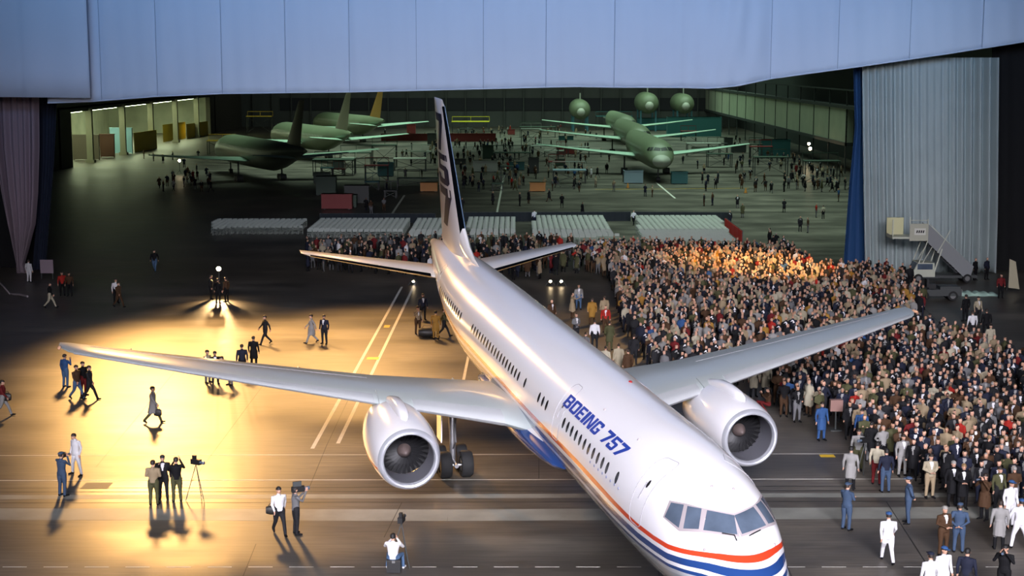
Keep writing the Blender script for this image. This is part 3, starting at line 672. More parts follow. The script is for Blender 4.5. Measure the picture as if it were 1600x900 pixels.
def proto(pname, long=False, lod=1):
    """continuous body surface; material index per face. long: knee length coat. lod 0 far, 1 crowd, 2 foreground"""
    key = (pname, long, lod)
    if key in _protos: return _protos[key]
    J = pose(pname); mb = MB(); segs = []; n = 10
    def limb(pts, rad, tagi):
        mb.tube(pts, rad, n)
        for a, b_, r0, r1 in zip(pts[:-1], pts[1:], rad[:-1], rad[1:]):
            r0 = min(r0) if hasattr(r0, '__len__') else r0; r1 = min(r1) if hasattr(r1, '__len__') else r1
            segs.append((Vector(a), Vector(b_), r0, r1, tagi))
    up = (J['chest'] - J['pelvis']).normalized()
    mb2 = [] 
    # torso as stacked ellipses
    rings = []
    for p, rx, ry in ((J['pelvis'] - up * .10, .150, .115), (J['pelvis'], .172, .125), (J['waist'], .152, .115), (J['waist'].lerp(J['chest'], .6), .170, .125), (J['chest'], .186, .130), (J['chest'].lerp(J['neck'], .55), .178, .110), (J['chest'].lerp(J['neck'], .8), .11, .085), (J['neck'], .062, .062)):
        fw = Vector((0, up.z, -up.y))
        rings.append([p + Vector((rx * math.cos(a), 0, 0)) + fw * ry * math.sin(a) for a in [2 * math.pi * k / 16 for k in range(16)]])
    mb.loft(rings)
    for a, b_, r_ in ((J['pelvis'], J['waist'], .13), (J['waist'], J['chest'], .13), (J['chest'], J['chest'].lerp(J['neck'], .6), .12)): segs.append((a, b_, r_, r_, TOP))
    segs.append((J['neck'] - up * .01, J['neck'] + V3(0, 0, .06), .058, .058, SKIN))
    h = J['head']
    mb.tube([J['neck'] - up * .03, J['neck'].lerp(h, .5)], [.062, .055], 10)
    mb.ball(h + V3(0, .008, .025), (.078, .095, .098), n=14, m=10); mb.ball(h + V3(0, -.022, -.045), (.056, .066, .072), n=12, m=8)
    mb.ball(h + V3(0, -.092, -.012), (.014, .020, .022), n=8, m=5)
    for s in (1, -1): mb.ball(h + V3(.08 * s, .01, -.01), (.012, .018, .030), n=8, m=5)
    segs.append((h + V3(0, .0, .03), h + V3(0, -.02, -.05), .085, .06, SKIN))
    for s_, s in (('L', 1), ('R', -1)):
        limb([J['sh' + s_] + V3(-.06 * s, 0, -.02), J['sh' + s_], J['el' + s_], J['wr' + s_]], [.075, .064, .049, .036], TOP)
        d = J['hd' + s_]; w = J['wr' + s_]
        limb([w - d * .01, w + d * .04, w + d * .095], [(.028, .024), (.042, .022), (.036, .018)], SKIN)
        limb([J['hip' + s_] + V3(0, 0, .03), J['hip' + s_] - V3(0, 0, .12) * (1 if pname not in ('sit', 'crouch') else 0) + (J['kn' + s_] - J['hip' + s_]) * .15, J['kn' + s_], J['an' + s_]], [.10, .098, .066, .052], LEGS)
        limb([J['an' + s_] + (V3(0, .05, -.045)), J['an' + s_] + V3(0, -.02, -.03), J['to' + s_]], [(.04, .035), (.048, .045), (.036, .028)], SHOE)
    if long or pname == 'skirt':
        hem = .52 if pname not in ('sit', 'crouch') else .45
        sp = 1.28 if pname == 'walk' else 1.0
        limb([J['pelvis'] + V3(0, 0, .1), J['pelvis'] - V3(0, 0, .12), V3(0, 0, hem)], [(.165, .13), (.195, .16), (.215, .185 * sp)], TOP)
    me = mb.mesh('body', [M_BLK])
    o = bpy.data.objects.new('tmp', me); COL.objects.link(o)
    r_ = o.modifiers.new('r', 'REMESH'); r_.mode = 'VOXEL'; r_.voxel_size = {0: .05, 1: .034, 2: .0155}[lod]
    s_ = o.modifiers.new('s', 'SMOOTH'); s_.iterations = {0: 1, 1: 2, 2: 4}[lod]; s_.factor = .5
    if lod < 2:
        d_ = o.modifiers.new('d', 'DECIMATE'); d_.ratio = {0: .17, 1: .42}[lod]
    dg = bpy.context.evaluated_depsgraph_get(); ev = o.evaluated_get(dg); me2 = bpy.data.meshes.new_from_object(ev)
    bpy.data.objects.remove(o); bpy.data.meshes.remove(me)
    # zero-shift decimation drift: feet to z=0
    nv = len(me2.vertices); co = np.empty(nv * 3, np.float32); me2.vertices.foreach_get('co', co); co = co.reshape(-1, 3)
    co[:, 2] -= co[:, 2].min(); me2.vertices.foreach_set('co', co.ravel())
    C = np.array([p.center[:] for p in me2.polygons]); best = np.full(len(C), 9.0); idx = np.zeros(len(C), np.int32)
    for a, b_, r0, r1, t in segs:
        a = np.array(a); b_ = np.array(b_); ab = b_ - a; u = np.clip(((C - a) @ ab) / max(1e-9, ab @ ab), 0, 1)
        dd = np.linalg.norm(C - (a + u[:, None] * ab), axis=1) - (r0 + (r1 - r0) * u)
        k = dd < best; best[k] = dd[k]; idx[k] = t
    hc = np.array(h); rel = C - hc
    hair = (idx == SKIN) & (np.linalg.norm(rel, axis=1) < .17) & ((rel[:, 2] > .062) | ((rel[:, 1] > .02) & (rel[:, 2] > -.05)))
    idx[hair] = HAIR
    if long:
        idx[(idx == LEGS) & (C[:, 2] > .56)] = TOP
        if True: idx[(idx == TOP) & (C[:, 2] < .45)] = LEGS
    else: idx[(idx == TOP) & (C[:, 2] < J['pelvis'].z - .06) & (np.abs(C[:, 0]) < .17)] = LEGS
    ch = np.array(J['chest'])
    vsh = (idx == TOP) & (C[:, 1] < ch[1] - .06) & (C[:, 2] > ch[2] - .14) & (C[:, 2] < ch[2] + .16) & (np.abs(C[:, 0]) < .02 + .32 * (C[:, 2] - ch[2] + .12) * .6)
    idx[vsh] = SHIRT
    me2.materials.clear()
    for i in range(7): me2.materials.append(M_BLK)
    me2.polygons.foreach_set('material_index', idx); me2.polygons.foreach_set('use_smooth', [True] * len(C)); me2.update()
    if lod == 2:   # fingers, thumbs, eyes and mouth joined into the same body mesh
        ex = MB()
        for s_, s in (('L', 1), ('R', -1)):
            d = J['hd' + s_]; w = J['wr' + s_] + d * .085; side = Vector((0, 1, 0)) if abs(d.y) < .8 else Vector((0, 0, 1))
            side = (side - d * side.dot(d)).normalized(); nrm = d.cross(side) * s
            for k, L in enumerate((.066, .078, .072, .056)):
                b_ = w + side * (-.027 + .018 * k); p1 = b_ + d * L * .5 + nrm * .004; p2 = b_ + d * L * .8 + nrm * -.012 * -1; p3 = p2 + (d * .6 + nrm * .8).normalized() * L * .3
                ex.tube([b_ - d * .02, p1, p2, p3], [.0095, .009, .0085, .006], 6, SKIN)
            tb = J['wr' + s_] + d * .03 - side * .03; ex.tube([tb, tb + d * .03 - side * .022, tb + d * .058 - side * .020 + nrm * .012], [.012, .0105, .008], 6, SKIN)
        for s in (1, -1): ex.ball(h + V3(.031 * s, -.084, .012), (.012, .007, .007), EYE, 8, 4)
        ex.ball(h + V3(0, -.083, -.058), (.022, .006, .005), EYE, 8, 4)
        n0 = len(ex.v); bm = bmesh.new(); bm.from_mesh(me2)
        vv = [bm.verts.new(p) for p in ex.v]; bm.verts.ensure_lookup_table()
        for f, mi in zip(ex.f, ex.mi):
            ff = bm.faces.new([vv[i] for i in f]); ff.material_index = mi; ff.smooth = True
        bm.to_mesh(me2); bm.free()
    me2.name = 'body_' + pname
    _protos[key] = (me2, J)
    return _protos[key]
_cm = {}
def cm(name, c, r_=.8):
    if name not in _cm: _cm[name] = mat('cloth_' + name, c, r_, spec=.2)
    return _cm[name]
M_SKINS = [mat('skin_fair', (.52, .29, .20), .5), mat('skin_tanned', (.40, .21, .13), .5), mat('skin_dark', (.13, .065, .04), .5)]
M_HAIRS = [mat('hair_dark_brown', (.02, .012, .008), .6), mat('hair_black', (.008, .007, .007), .6), mat('hair_grey', (.25, .24, .22), .6), mat('hair_sandy', (.20, .12, .05), .6)]
CL = {'tan': (.42, .32, .20), 'beige': (.50, .43, .30), 'charcoal': (.022, .022, .026), 'black': (.008, .008, .010), 'navy': (.018, .022, .045), 'blue': (.03, .08, .21), 'grey': (.20, .20, .21), 'light grey': (.38, .37, .36),
      'brown': (.09, .045, .022), 'maroon': (.20, .018, .02), 'red': (.50, .03, .02), 'white': (.72, .71, .74), 'olive': (.10, .10, .045), 'ochre': (.50, .26, .05), 'denim': (.06, .11, .20), 'uniform blue': (.04, .065, .115), 'cream': (.62, .56, .42)}
DK = {'white': .88, 'uniform blue': 1, 'denim': 1, 'blue': .9}
def C_(n): k = DK.get(n, .62); return cm(n.replace(' ', '_'), tuple(c * k for c in CL[n]))
_dressed = {}
def dressed(pname, long, lod, top, legs, shoe='black', hair=0, skin=0, shirt='white'):
    key = (pname, long, lod, top, legs, shoe, hair, skin, shirt)
    if key not in _dressed:
        me = proto(pname, long, lod)[0].copy()
        for i, m in enumerate((M_SKINS[skin], C_(top), C_(legs), C_(shoe), M_HAIRS[hair], C_(shirt or top), M_DARK)): me.materials[i] = m
        _dressed[key] = me
    return _dressed[key]
def hair_piece(parent, J, hair, cap=None):
    h = J['head']; mb = MB(); rings = []
    for i in range(7):
        a = R(-8 + 98 * i / 6); r_ = math.cos(a) + .001; z = math.sin(a)
        rings.append([h + V3(.086 * r_ * math.cos(t), .012 + .104 * r_ * math.sin(t), .035 + .092 * z - (.06 * max(0, math.sin(t)) if i == 0 else 0)) for t in [2 * math.pi * k / 16 for k in range(16)]])
    mb.loft(rings); mb.build('hair', M_HAIRS[hair], parent, True)
    if cap:
        mb = MB(); rings = []
        for i in range(7):
            a = R(90 * i / 6); r_ = math.cos(a) + .001
            rings.append([h + V3(.094 * r_ * math.cos(t), .010 + .112 * r_ * math.sin(t), .058 + .075 * math.sin(a)) for t in [2 * math.pi * k / 16 for k in range(16)]])
        mb.loft(rings)
        mb.box(-.06, .06, -.17, -.08, .055, .068, 0, Matrix.Translation(h)); mb.build('cap', C_(cap), parent, True)
def person(px, py, pname, top, legs, face, label, long=False, lod=2, cap=None, hair=0, skin=0, shirt='white', shoe='black', size=1.0, group=None, z=0.0, name='person'):
    """px,py: pixel of the feet; face: 0 looks to the camera, 90 to the right of the picture, 180 away"""
    me = dressed(pname, long, lod, top, legs, shoe, hair, skin, shirt)
    o = bpy.data.objects.new(name, me); COL.objects.link(o); p = gp(px, py, z); o.location = p
    o.rotation_euler = (0, 0, R(face)); o.scale = (size * 1.12, size * 1.12, size)
    tag(o, label, 'person', group)
    if lod == 2: hair_piece(o, proto(pname, long, lod)[1], hair, cap)
    return o
FG = []
def P(*a, **k): o = person(*a, **k); FG.append(o); return o
# on the golden floor, left
P(98, 775, 'camera', 'uniform blue', 'uniform blue', 150, 'person in blue guard uniform and cap raising both hands to the face, seen from behind', cap='uniform blue', shirt=None)
P(120, 742, 'wide', 'white', 'white', -35, 'person in white overalls standing with feet apart on golden floor', shirt=None, hair=0)
P(241, 789, 'arms_front', 'tan', 'olive', 178, 'person in tan vest seen from behind beside the tripod', shirt=None)
P(256, 780, 'hand_up', 'charcoal', 'charcoal', 10, 'person in open dark jacket and pale shirt facing the tan-vested one', hair=1)
P(277, 784, 'shoulder_camera', 'black', 'olive', 195, 'person in black jacket working at the tripod camera', shirt=None)
P(437, 835, 'walk', 'white', 'charcoal', 25, 'person in white shirt and dark trousers with a shoulder bag, beside a cameraman', hair=1)
P(463, 835, 'shoulder_camera', 'grey', 'charcoal', 115, 'person in grey jacket aiming a shoulder film camera', hair=0, shirt=None)
P(615, 893, 'sit', 'white', 'denim', 175, 'person in white shirt and blue jeans sitting on a case at the bottom edge', shoe='white', shirt=None, hair=1)
P(240, 661, 'walk', 'light grey', 'olive', 85, 'person in long pale grey coat striding right across the golden floor', long=True, hair=1, shirt=None)
P(103, 605, 'hand_up', 'blue', 'denim', 150, 'person in bright blue jacket under the starboard wing tip', shirt=None, hair=0)
P(121, 624, 'walk', 'brown', 'denim', 60, 'person in brown jacket and pale jeans, first of the trio below the wing tip', shirt=None)
P(131, 618, 'stand', 'black', 'maroon', 60, 'person in black jacket in the middle of the trio below the wing tip', shirt=None)
P(141, 625, 'walk', 'charcoal', 'charcoal', 80, 'person in dark jacket and trousers, rightmost of the trio below the wing tip', shirt=None)
P(6, 650, 'walk', 'maroon', 'light grey', 90, 'person in grey trousers cut by the left edge of the photo', shirt=None)
P(415, 538, 'walk', 'charcoal', 'charcoal', -60, 'person in dark suit striding alone behind the starboard wing', shirt=None)
P(487, 536, 'walk', 'light grey', 'light grey', -70, 'person in pale grey coat walking next to one in a dark suit', shirt=None, long=True)
P(507, 537, 'stand', 'navy', 'charcoal', -20, 'person in dark navy suit walking beside the pale grey coat')
P(337, 600, 'arms_front', 'black', 'charcoal', 20, 'person in black jacket half hidden behind the starboard wing', hair=1)
P(325, 598, 'stand', 'beige', 'grey', 60, 'person in pale clothes left of the black jacket behind the wing', shirt=None)
P(360, 602, 'bend', 'light grey', 'grey', -50, 'person in pale jacket bending behind the starboard wing', shirt=None)
P(379, 588, 'stand', 'navy', 'black', -160, 'person in navy coat seen from behind above the wing, left of two', shirt=None)
P(397, 574, 'stand', 'black', 'black', 170, 'person in black coat seen from behind above the wing, right of two', long=True, shirt=None)
P(661, 500, 'stand', 'navy', 'charcoal', 20, 'person in navy jacket beside the tail, farthest of the group')
P(653, 522, 'hand_up', 'tan', 'brown', 30, 'person in tan jacket standing by the dark bag below the tail')
P(681, 530, 'stand', 'ochre', 'ochre', 170, 'person in long ochre coat close to the fuselage below the tail', long=True, shirt=None, hair=1)
P(694, 526, 'walk', 'olive', 'charcoal', 90, 'person in olive jacket partly hidden by the rear fuselage', shirt=None)
P(182, 474, 'stand', 'white', 'black', 40, 'person in white shirt and black trousers at the dark edge of the floor', shirt=None)
P(186, 480, 'walk', 'brown', 'brown', 60, 'person in rust brown suit walking in front of the white shirt', shirt=None)
P(98, 462, 'stand', 'red', 'black', 20, 'person in red jacket standing in the dark at left', shirt=None)
P(109, 463, 'stand', 'brown', 'black', 0, 'person in brown jacket right of the red jacket in the dark', shirt=None)
P(46, 441, 'stand', 'white', 'white', 160, 'person in white overalls beside the gathered curtain', shirt=None)
P(79, 481, 'walk', 'black', 'cream', 90, 'person with cream trousers walking in the dark at far left', shirt=None)
P(341, 474, 'stand', 'black', 'black', 160, 'person in black in front of the bright film lamp', shirt=None)
P(354, 472, 'stand', 'brown', 'black', -120, 'person in brown right of the bright film lamp', shirt=None)
P(330, 468, 'stand', 'charcoal', 'black', 100, 'person in dark jacket left of the bright film lamp')
P(242, 424, 'walk', 'black', 'denim', 0, 'person in blue trousers alone in the dark behind the golden floor', shirt=None)
# loose group left of the dense crowd
for args in ((894, 498, 'pointing', 'tan', 'brown', 100, 'person in tan coat pointing, at the left end of the warm-lit crowd', True), (904, 484, 'stand', 'light grey', 'denim', 10, 'person in pale shirt and jeans standing near the small floor lamps', False),
             (925, 507, 'stand', 'ochre', 'brown', 175, 'person in yellow coat seen from behind left of the crowd', True), (944, 503, 'stand', 'tan', 'tan', 185, 'person in long tan coat left of the crowd', True),
             (900, 534, 'arms_front', 'grey', 'charcoal', 30, 'person in grey suit nearest the fuselage among the loose group', False), (929, 545, 'stand', 'white', 'charcoal', 185, 'person in white shirt seen from behind between the coats', False),
             (952, 547, 'stand', 'olive', 'olive', 160, 'person in olive coat left of the packed crowd', True), (946, 520, 'stand', 'red', 'brown', 0, 'person in red jacket among the loose group left of the crowd', False),
             (862, 510, 'stand', 'brown', 'brown', 30, 'person in brown half hidden behind the fuselage top', False), (946, 590, 'stand', 'cream', 'tan', 150, 'person in cream coat close above the fuselage', True),
             (966, 586, 'stand', 'beige', 'grey', 190, 'person in beige coat right of the cream coat above the fuselage', True), (981, 596, 'stand', 'brown', 'charcoal', 200, 'person in dark brown coat where the port wing meets the body', True),
             (915, 566, 'stand', 'grey', 'grey', 140, 'person in grey coat touching the outline of the fuselage top', False), (990, 570, 'stand', 'charcoal', 'charcoal', 170, 'person in charcoal suit left of the crowd beside the wing root', False)):
    P(*args[:7], long=args[7], shirt='white' if args[5] < 60 else None, lod=1)
# right foreground
P(1322, 828, 'folded', 'uniform blue', 'uniform blue', 130, 'person in blue guard uniform and cap with folded arms, left of two guards', cap='uniform blue', shirt=None)
P(1418, 818, 'arms_back', 'uniform blue', 'uniform blue', -100, 'person in blue guard uniform and cap with hands behind the back, facing the crowd', cap='uniform blue', shirt=None)
P(1386, 879, 'walk', 'white', 'white', 178, 'person in white overalls and blue cap walking away alone on the dark floor', cap='blue', shirt=None)
P(1473, 868, 'arms_front', 'brown', 'brown', 20, 'person with grey hair in brown checked suit holding something', hair=2)
P(1497, 863, 'arms_back', 'uniform blue', 'uniform blue', 160, 'person in blue guard uniform beside the brown checked suit', cap='uniform blue', shirt=None, skin=1)
P(1560, 858, 'stand', 'light grey', 'black', 170, 'person in pale grey coat seen from behind beside white overalls at right edge', long=True, shirt=None)
P(1592, 856, 'wide', 'white', 'white', 175, 'person in white overalls and blue cap seen from behind at the right edge', cap='blue', shirt=None)
P(1577, 824, 'stand', 'white', 'white', 20, 'person in white overalls with cap at the right edge, farther than the other', cap='blue', shirt=None)
P(1451, 948, 'stand', 'white', 'white', 190, 'person in white overalls and dark cap cut by the bottom edge, left of three', cap='navy', shirt=None)
P(1472, 938, 'stand', 'white', 'white', 20, 'person in white overalls and blue cap cut by the bottom edge, middle of three', cap='blue')
P(1508, 941, 'stand', 'navy', 'charcoal', 150, 'person in navy jacket cut by the bottom edge, right of three', shirt=None, hair=1)
P(1567, 935, 'camera', 'black', 'black', -30, 'person in black aiming a camera at the bottom right corner', shirt=None, hair=1)
P(1328, 765, 'stand', 'light grey', 'black', 160, 'person in grey coat seen from behind at the left corner of the crowd', long=True, shirt=None, hair=1)
P(1369, 757, 'stand', 'cream', 'maroon', 150, 'person in cream jacket and maroon trousers seen from behind', shirt=None, hair=1)
P(1383, 769, 'stand', 'navy', 'uniform blue', 185, 'person in navy jacket seen from behind with blue trousers', shirt=None, hair=1)
P(1409, 744, 'stand', 'light grey', 'light grey', 10, 'person in light grey suit and tie walking at the front of the crowd')
P(1452, 778, 'arms_front', 'beige', 'tan', 5, 'person in beige suit standing at the very front of the crowd')
P(1487, 790, 'stand', 'black', 'black', 5, 'person in long black coat with grey hair, left of two at crowd front', long=True, hair=2)
P(1503, 795, 'arms_front', 'black', 'black', -5, 'person in long black coat with pale hair, right of two at crowd front', long=True, hair=3)
P(1537, 812, 'camera', 'brown', 'black', -60, 'person in brown leather jacket aiming a camera at the crowd edge', long=True, shirt=None)
P(1559, 800, 'stand', 'olive', 'charcoal', 20, 'person in olive jacket right of the brown leather jacket')
P(1283, 688, 'stand', 'blue', 'blue', 15, 'person in royal blue coat standing alone by the pink box', long=True, shirt=None)
P(1198, 643, 'crouch', 'brown', 'maroon', -80, 'person in brown kneeling beside the port engine', shirt=None)
P(1345, 700, 'stand', 'blue', 'charcoal', -30, 'person in bright blue jacket at the left corner of the dense crowd', shirt=None)
P(1340, 735, 'stand', 'light grey', 'olive', -20, 'person in pale shirt behind the tripod at the crowd corner', shirt=None)
P(1177, 620, 'stand', 'cream', 'black', 10, 'person in long cream coat under the port wing, left of two', long=True, shirt=None)
P(1196, 619, 'stand', 'cream', 'black', -10, 'person in long cream coat under the port wing, right of two', long=True, shirt=None)
P(1527, 505, 'stand', 'beige', 'charcoal', 20, 'person in beige jacket in the open floor beyond the wing tip')
P(1508, 502, 'stand', 'black', 'black', 200, 'person in black left of the beige jacket beyond the wing tip', shirt=None)
P(1518, 530, 'stand', 'white', 'charcoal', 185, 'person in white shirt seen from behind beyond the wing tip', shirt=None)
P(1546, 553, 'stand', 'cream', 'charcoal', 10, 'person in cream coat beyond the port wing tip near the dense crowd', long=True, shirt=None)
P(1540, 527, 'stand', 'black', 'black', 170, 'person in black right of the white shirt beyond the wing tip', shirt=None)
P(1451, 535, 'stand', 'navy', 'navy', 0, 'person in navy suit just below the port wing tip', long=False)
P(1432, 530, 'stand', 'black', 'black', 10, 'person in black suit just under the port wing tip', long=False)
P(1411, 527, 'stand', 'navy', 'navy', -10, 'person in dark blue suit left of the one under the wing tip', long=False)

# ---- the packed crowd
def inside(poly, x, y):
    c = False; n = len(poly)
    for i in range(n):
        (x1, y1), (x2, y2) = poly[i], poly[(i + 1) % n]
        if (y1 > y) != (y2 > y) and x < (x2 - x1) * (y - y1) / (y2 - y1) + x1: c = not c
    return c
PA = [(955, 440), (930, 428), (895, 428), (905, 402), (1000, 398), (1150, 402), (1330, 407), (1345, 432), (1400, 448), (1445, 482), (1440, 500), (1262, 575), (1124, 610), (1030, 600), (1008, 560), (975, 520), (965, 480)]
PB = [(1225, 655), (1200, 610), (1262, 585), (1400, 540), (1470, 535), (1540, 565), (1640, 590), (1640, 800), (1560, 795), (1490, 775), (1440, 765), (1405, 735), (1355, 720), (1335, 690), (1290, 672)]
PC = [(480, 400), (560, 392), (700, 390), (900, 392), (900, 425), (850, 436), (760, 440), (600, 428), (480, 425)]
PD = [(1185, 345), (1240, 330), (1335, 345), (1335, 400), (1200, 400)]
taken = [(o.location.x, o.location.y) for o in FG]
grid = {}
def free(x, y, d):
    gx, gy = int(x // 1), int(y // 1)
    for i in (-1, 0, 1):
        for j in (-1, 0, 1):
            for q in grid.get((gx + i, gy + j), ()):
                if (q[0] - x) ** 2 + (q[1] - y) ** 2 < d * d: return False
    grid.setdefault((gx, gy), []).append((x, y)); return True
for t in taken: free(t[0], t[1], 0.01)
OBST = [(gp(*q), r_) for q, r_ in (((1409, 446), 1), ((1421, 450), 1), ((1372, 441), 1), ((1384, 438), 1), ((1305, 672), 1.0), ((1350, 748), .9), ((1462, 468), 2.3), ((840, 300), 2.2), ((670, 300), 2.2), ((890, 287), 3.5), ((990, 287), 2.5), ((1062, 288), 2.5), ((1563, 466), 1), ((735, 207), 6), ((1240, 245), 6), ((1205, 275), 4), ((1290, 285), 4.5), ((1125, 262), 4), ((1100, 245), 5), ((850, 252), 4), ((960, 203), 7), ((1120, 212), 14), ((1090, 204), 12), ((800, 262), 4.5), ((730, 222), 8), ((640, 221), 8), ((640, 268), 4), ((655, 292), 4.5), ((1265, 262), 2), ((281, 272), 1.5), ((862, 447), 1), ((871, 447), 1))]
def clear_of(x, y): return all((x - g.x) ** 2 + (y - g.y) ** 2 > r_ * r_ for g, r_ in OBST)
crowd = []
def fill(poly, tries, d, kind, fy=3.0):
    xs = [p[0] for p in poly]; ys = [p[1] for p in poly]
    G = [gp(x, y) for x, y in poly]; x0, x1 = min(g.x for g in G), max(g.x for g in G); y0, y1 = min(g.y for g in G), max(g.y for g in G)
    for _ in range(tries):
        x = random.uniform(x0, x1); y = random.uniform(y0, y1); u, v = pix((x, y, 0))
        if inside(poly, u, v) and not (x > 23.5 and y > 113) and clear_of(x, y) and free(x, y, d): crowd.append((x, y, u, v, kind))
fill(PB, 22000, .61, 'B'); fill(PA, 40000, .66, 'A'); fill(PC, 6000, 1.0, 'C'); fill(PD, 1500, 1.2, 'D')
for u, v in [(910, 338), (930, 350), (945, 346), (962, 345), (970, 347), (842, 300), (868, 292), (905, 300), (858, 315), (878, 325), (1008, 307), (1019, 308), (1040, 350), (1100, 322), (1113, 321), (1152, 325), (1062, 345), (1225, 332), (1275, 340), (1286, 342), (1250, 362), (1262, 364),
             (1120, 345), (1160, 340), (1180, 300), (1196, 298), (1205, 302), (1240, 285), (1255, 288), (1225, 300), (1300, 300), (1310, 315), (826, 318), (812, 322), (752, 285), (770, 320), (722, 330), (600, 330), (580, 335), (572, 330), (330, 300), (300, 290), (345, 345), (288, 262), (255, 255), (240, 252), (225, 248), (270, 250), (310, 248), (820, 350), (835, 352), (850, 350), (990, 352), (1140, 352), (1170, 350)]:
    g = gp(u, v)
    if clear_of(g.x, g.y) and not 344 < v < 350.5: crowd.append((g.x, g.y, u, v, 'H')); free(g.x, g.y, .01)
for _ in range(620):
    u = random.choice([random.gauss(1280, 40), random.gauss(1300, 30), random.uniform(240, 330), random.gauss(770, 50), random.gauss(720, 60), random.uniform(1060, 1330), random.gauss(880, 60)]); v = random.uniform(203, 300)
    g = gp(u, v)
    if abs(g.x) < 48 and not 345 < v < 349 and clear_of(g.x, g.y) and free(g.x, g.y, .6): crowd.append((g.x, g.y, u, v, 'H'))
crowd.sort(key=lambda c: c[1])
TOPS = ['charcoal', 'black', 'navy', 'brown', 'charcoal', 'black', 'grey', 'tan', 'beige', 'light grey', 'olive', 'maroon', 'white', 'navy', 'blue', 'tan', 'red', 'cream', 'brown']
WT = [12, 12, 11, 9, 9, 8, 6, 5, 3, 2, 5, 3, 1, 6, 2, 3, 1, 1, 4]
POS = ['stand', 'arms_front', 'folded', 'hand_up', 'arms_back', 'stand']
HN = ['brown-haired', 'black-haired', 'grey-haired', 'sandy-haired']
N_IND = 300 - len(FG)
seen = {}; recs = []
sel = [c for c in crowd if c[4] == 'B' and c[2] < 1612][:N_IND]; selset = set(id(c) for c in sel)
for c in sel:
    x, y, u, v, k = c
    top = random.choices(TOPS, WT)[0]; hair = random.choices([0, 1, 2, 3], [5, 4, 3, 2])[0]; ps = random.choice(POS)
    long = top in ('tan', 'beige', 'cream', 'black', 'olive', 'grey') and random.random() < .6
    legs = random.choice(['charcoal', 'black', 'navy', 'brown', 'grey']); face = math.degrees(math.atan2(-x + 2, y - 20)) * .8 + random.uniform(-45, 45) - 8
    if random.random() < .08: face += 180
    row = 'front' if v > 735 else 'middle' if v > 650 else 'rear' if v > 600 else 'far part'
    colm = 'left end' if u < 1400 else 'centre-left' if u < 1470 else 'centre-right' if u < 1540 else 'right edge'
    ptx = {'stand': 'standing', 'arms_front': 'hands joined', 'folded': 'arms folded', 'hand_up': 'one hand raised', 'arms_back': 'hands behind back'}[ps]
    lab = '%s person in %s, %s, %s of crowd %s' % (HN[hair], ('long ' if long else '') + top + (' coat' if long else ' jacket'), ptx, row, colm)
    recs.append((lab, x, y, ps, long, top, legs, hair, face)); seen[lab] = seen.get(lab, 0) + 1
dup = {}
for i, r_ in enumerate(recs): dup.setdefault(r_[0], []).append(i)
for lab, ii in dup.items():
    if len(ii) > 1:
        ii.sort(key=lambda i: pix((recs[i][1], recs[i][2], 0))[0]); w_ = ['left one', 'right one'] if len(ii) == 2 else ['left one', 'middle one', 'right one'] if len(ii) == 3 else ['leftmost', 'second left', 'second right', 'rightmost', 'last']
        for j, i in enumerate(ii): recs[i] = (lab.replace(' of crowd', ' of crowd') + ', ' + w_[min(j, len(w_) - 1)],) + recs[i][1:]
for lab, x, y, ps, long, top, legs, hair, face in recs:
    me = dressed(ps, long, 1, top, legs, 'black', hair, random.choices([0, 1, 2], [7, 4, 1])[0], random.choice(['white', 'light grey', 'light grey', top]) if top in ('charcoal', 'black', 'navy', 'grey', 'brown') else top)
    o = bpy.data.objects.new('person', me); COL.objects.link(o); o.location = (x, y, 0); s = random.uniform(.94, 1.04); o.scale = (s * 1.1, s * 1.1, s)
    o.rotation_euler.z = R(face); tag(o, lab, 'person', 'spectators packed into the dense crowd')
# everyone farther back: one object
pal = []; pidx = {}
def pm(m):
    if m.name not in pidx: pidx[m.name] = len(pal); pal.append(m)
    return pidx[m.name]
protos0 = {}
def arr(ps, long):
    k = (ps, long)
    if k not in protos0:
        me = proto(ps, long, 0)[0]; me.calc_loop_triangles(); nv = len(me.vertices); co = np.empty(nv * 3, np.float32); me.vertices.foreach_get('co', co)
        tri = np.array([t.vertices[:] for t in me.loop_triangles], np.int32); mi = np.array([t.material_index for t in me.loop_triangles], np.int32)
        protos0[k] = (co.reshape(-1, 3), tri, mi)
    return protos0[k]
VV = []; TT = []; MI = []; off = 0
for c in crowd:
    if id(c) in selset: continue
    x, y, u, v, k = c
    if k == 'B' and u > 1612: continue
    top = random.choices(TOPS, WT)[0]; hair = random.choices([0, 1, 2, 3], [5, 4, 3, 2])[0]; ps = random.choice(['stand', 'arms_front', 'hand_up', 'walk' if k == 'H' else 'stand'])
    if k == 'A' and random.random() < .16: top = random.choice(['tan', 'beige', 'cream', 'ochre', 'light grey'])
    long = random.random() < .4; co, tri, mi = arr(ps, long)
    f = R(math.degrees(math.atan2(-x + 2, y - 20)) + random.uniform(-50, 50)) if k in 'AB' else random.uniform(0, 6.28); s = random.uniform(.93, 1.04) * (.92 if k == 'H' else 1)
    ca, sa = math.cos(f) * s, math.sin(f) * s
    w = np.stack([(co[:, 0] * ca - co[:, 1] * sa) * 1.1 + x, (co[:, 0] * sa + co[:, 1] * ca) * 1.1 + y, co[:, 2] * s], 1); VV.append(w); TT.append(tri + off); off += len(co)
    lut = np.array([pm(M_SKINS[random.choice((0, 0, 1))]), pm(C_(top)), pm(C_(random.choice(('charcoal', 'black', 'navy', 'grey', 'brown')))), pm(C_('black')), pm(M_HAIRS[hair]), pm(C_(random.choice(['white', 'light grey', 'light grey', top])) if top in ('charcoal', 'black', 'navy') else C_(top)), pm(M_DARK)]); MI.append(lut[mi])
VV = np.concatenate(VV); TT = np.concatenate(TT); MI = np.concatenate(MI)
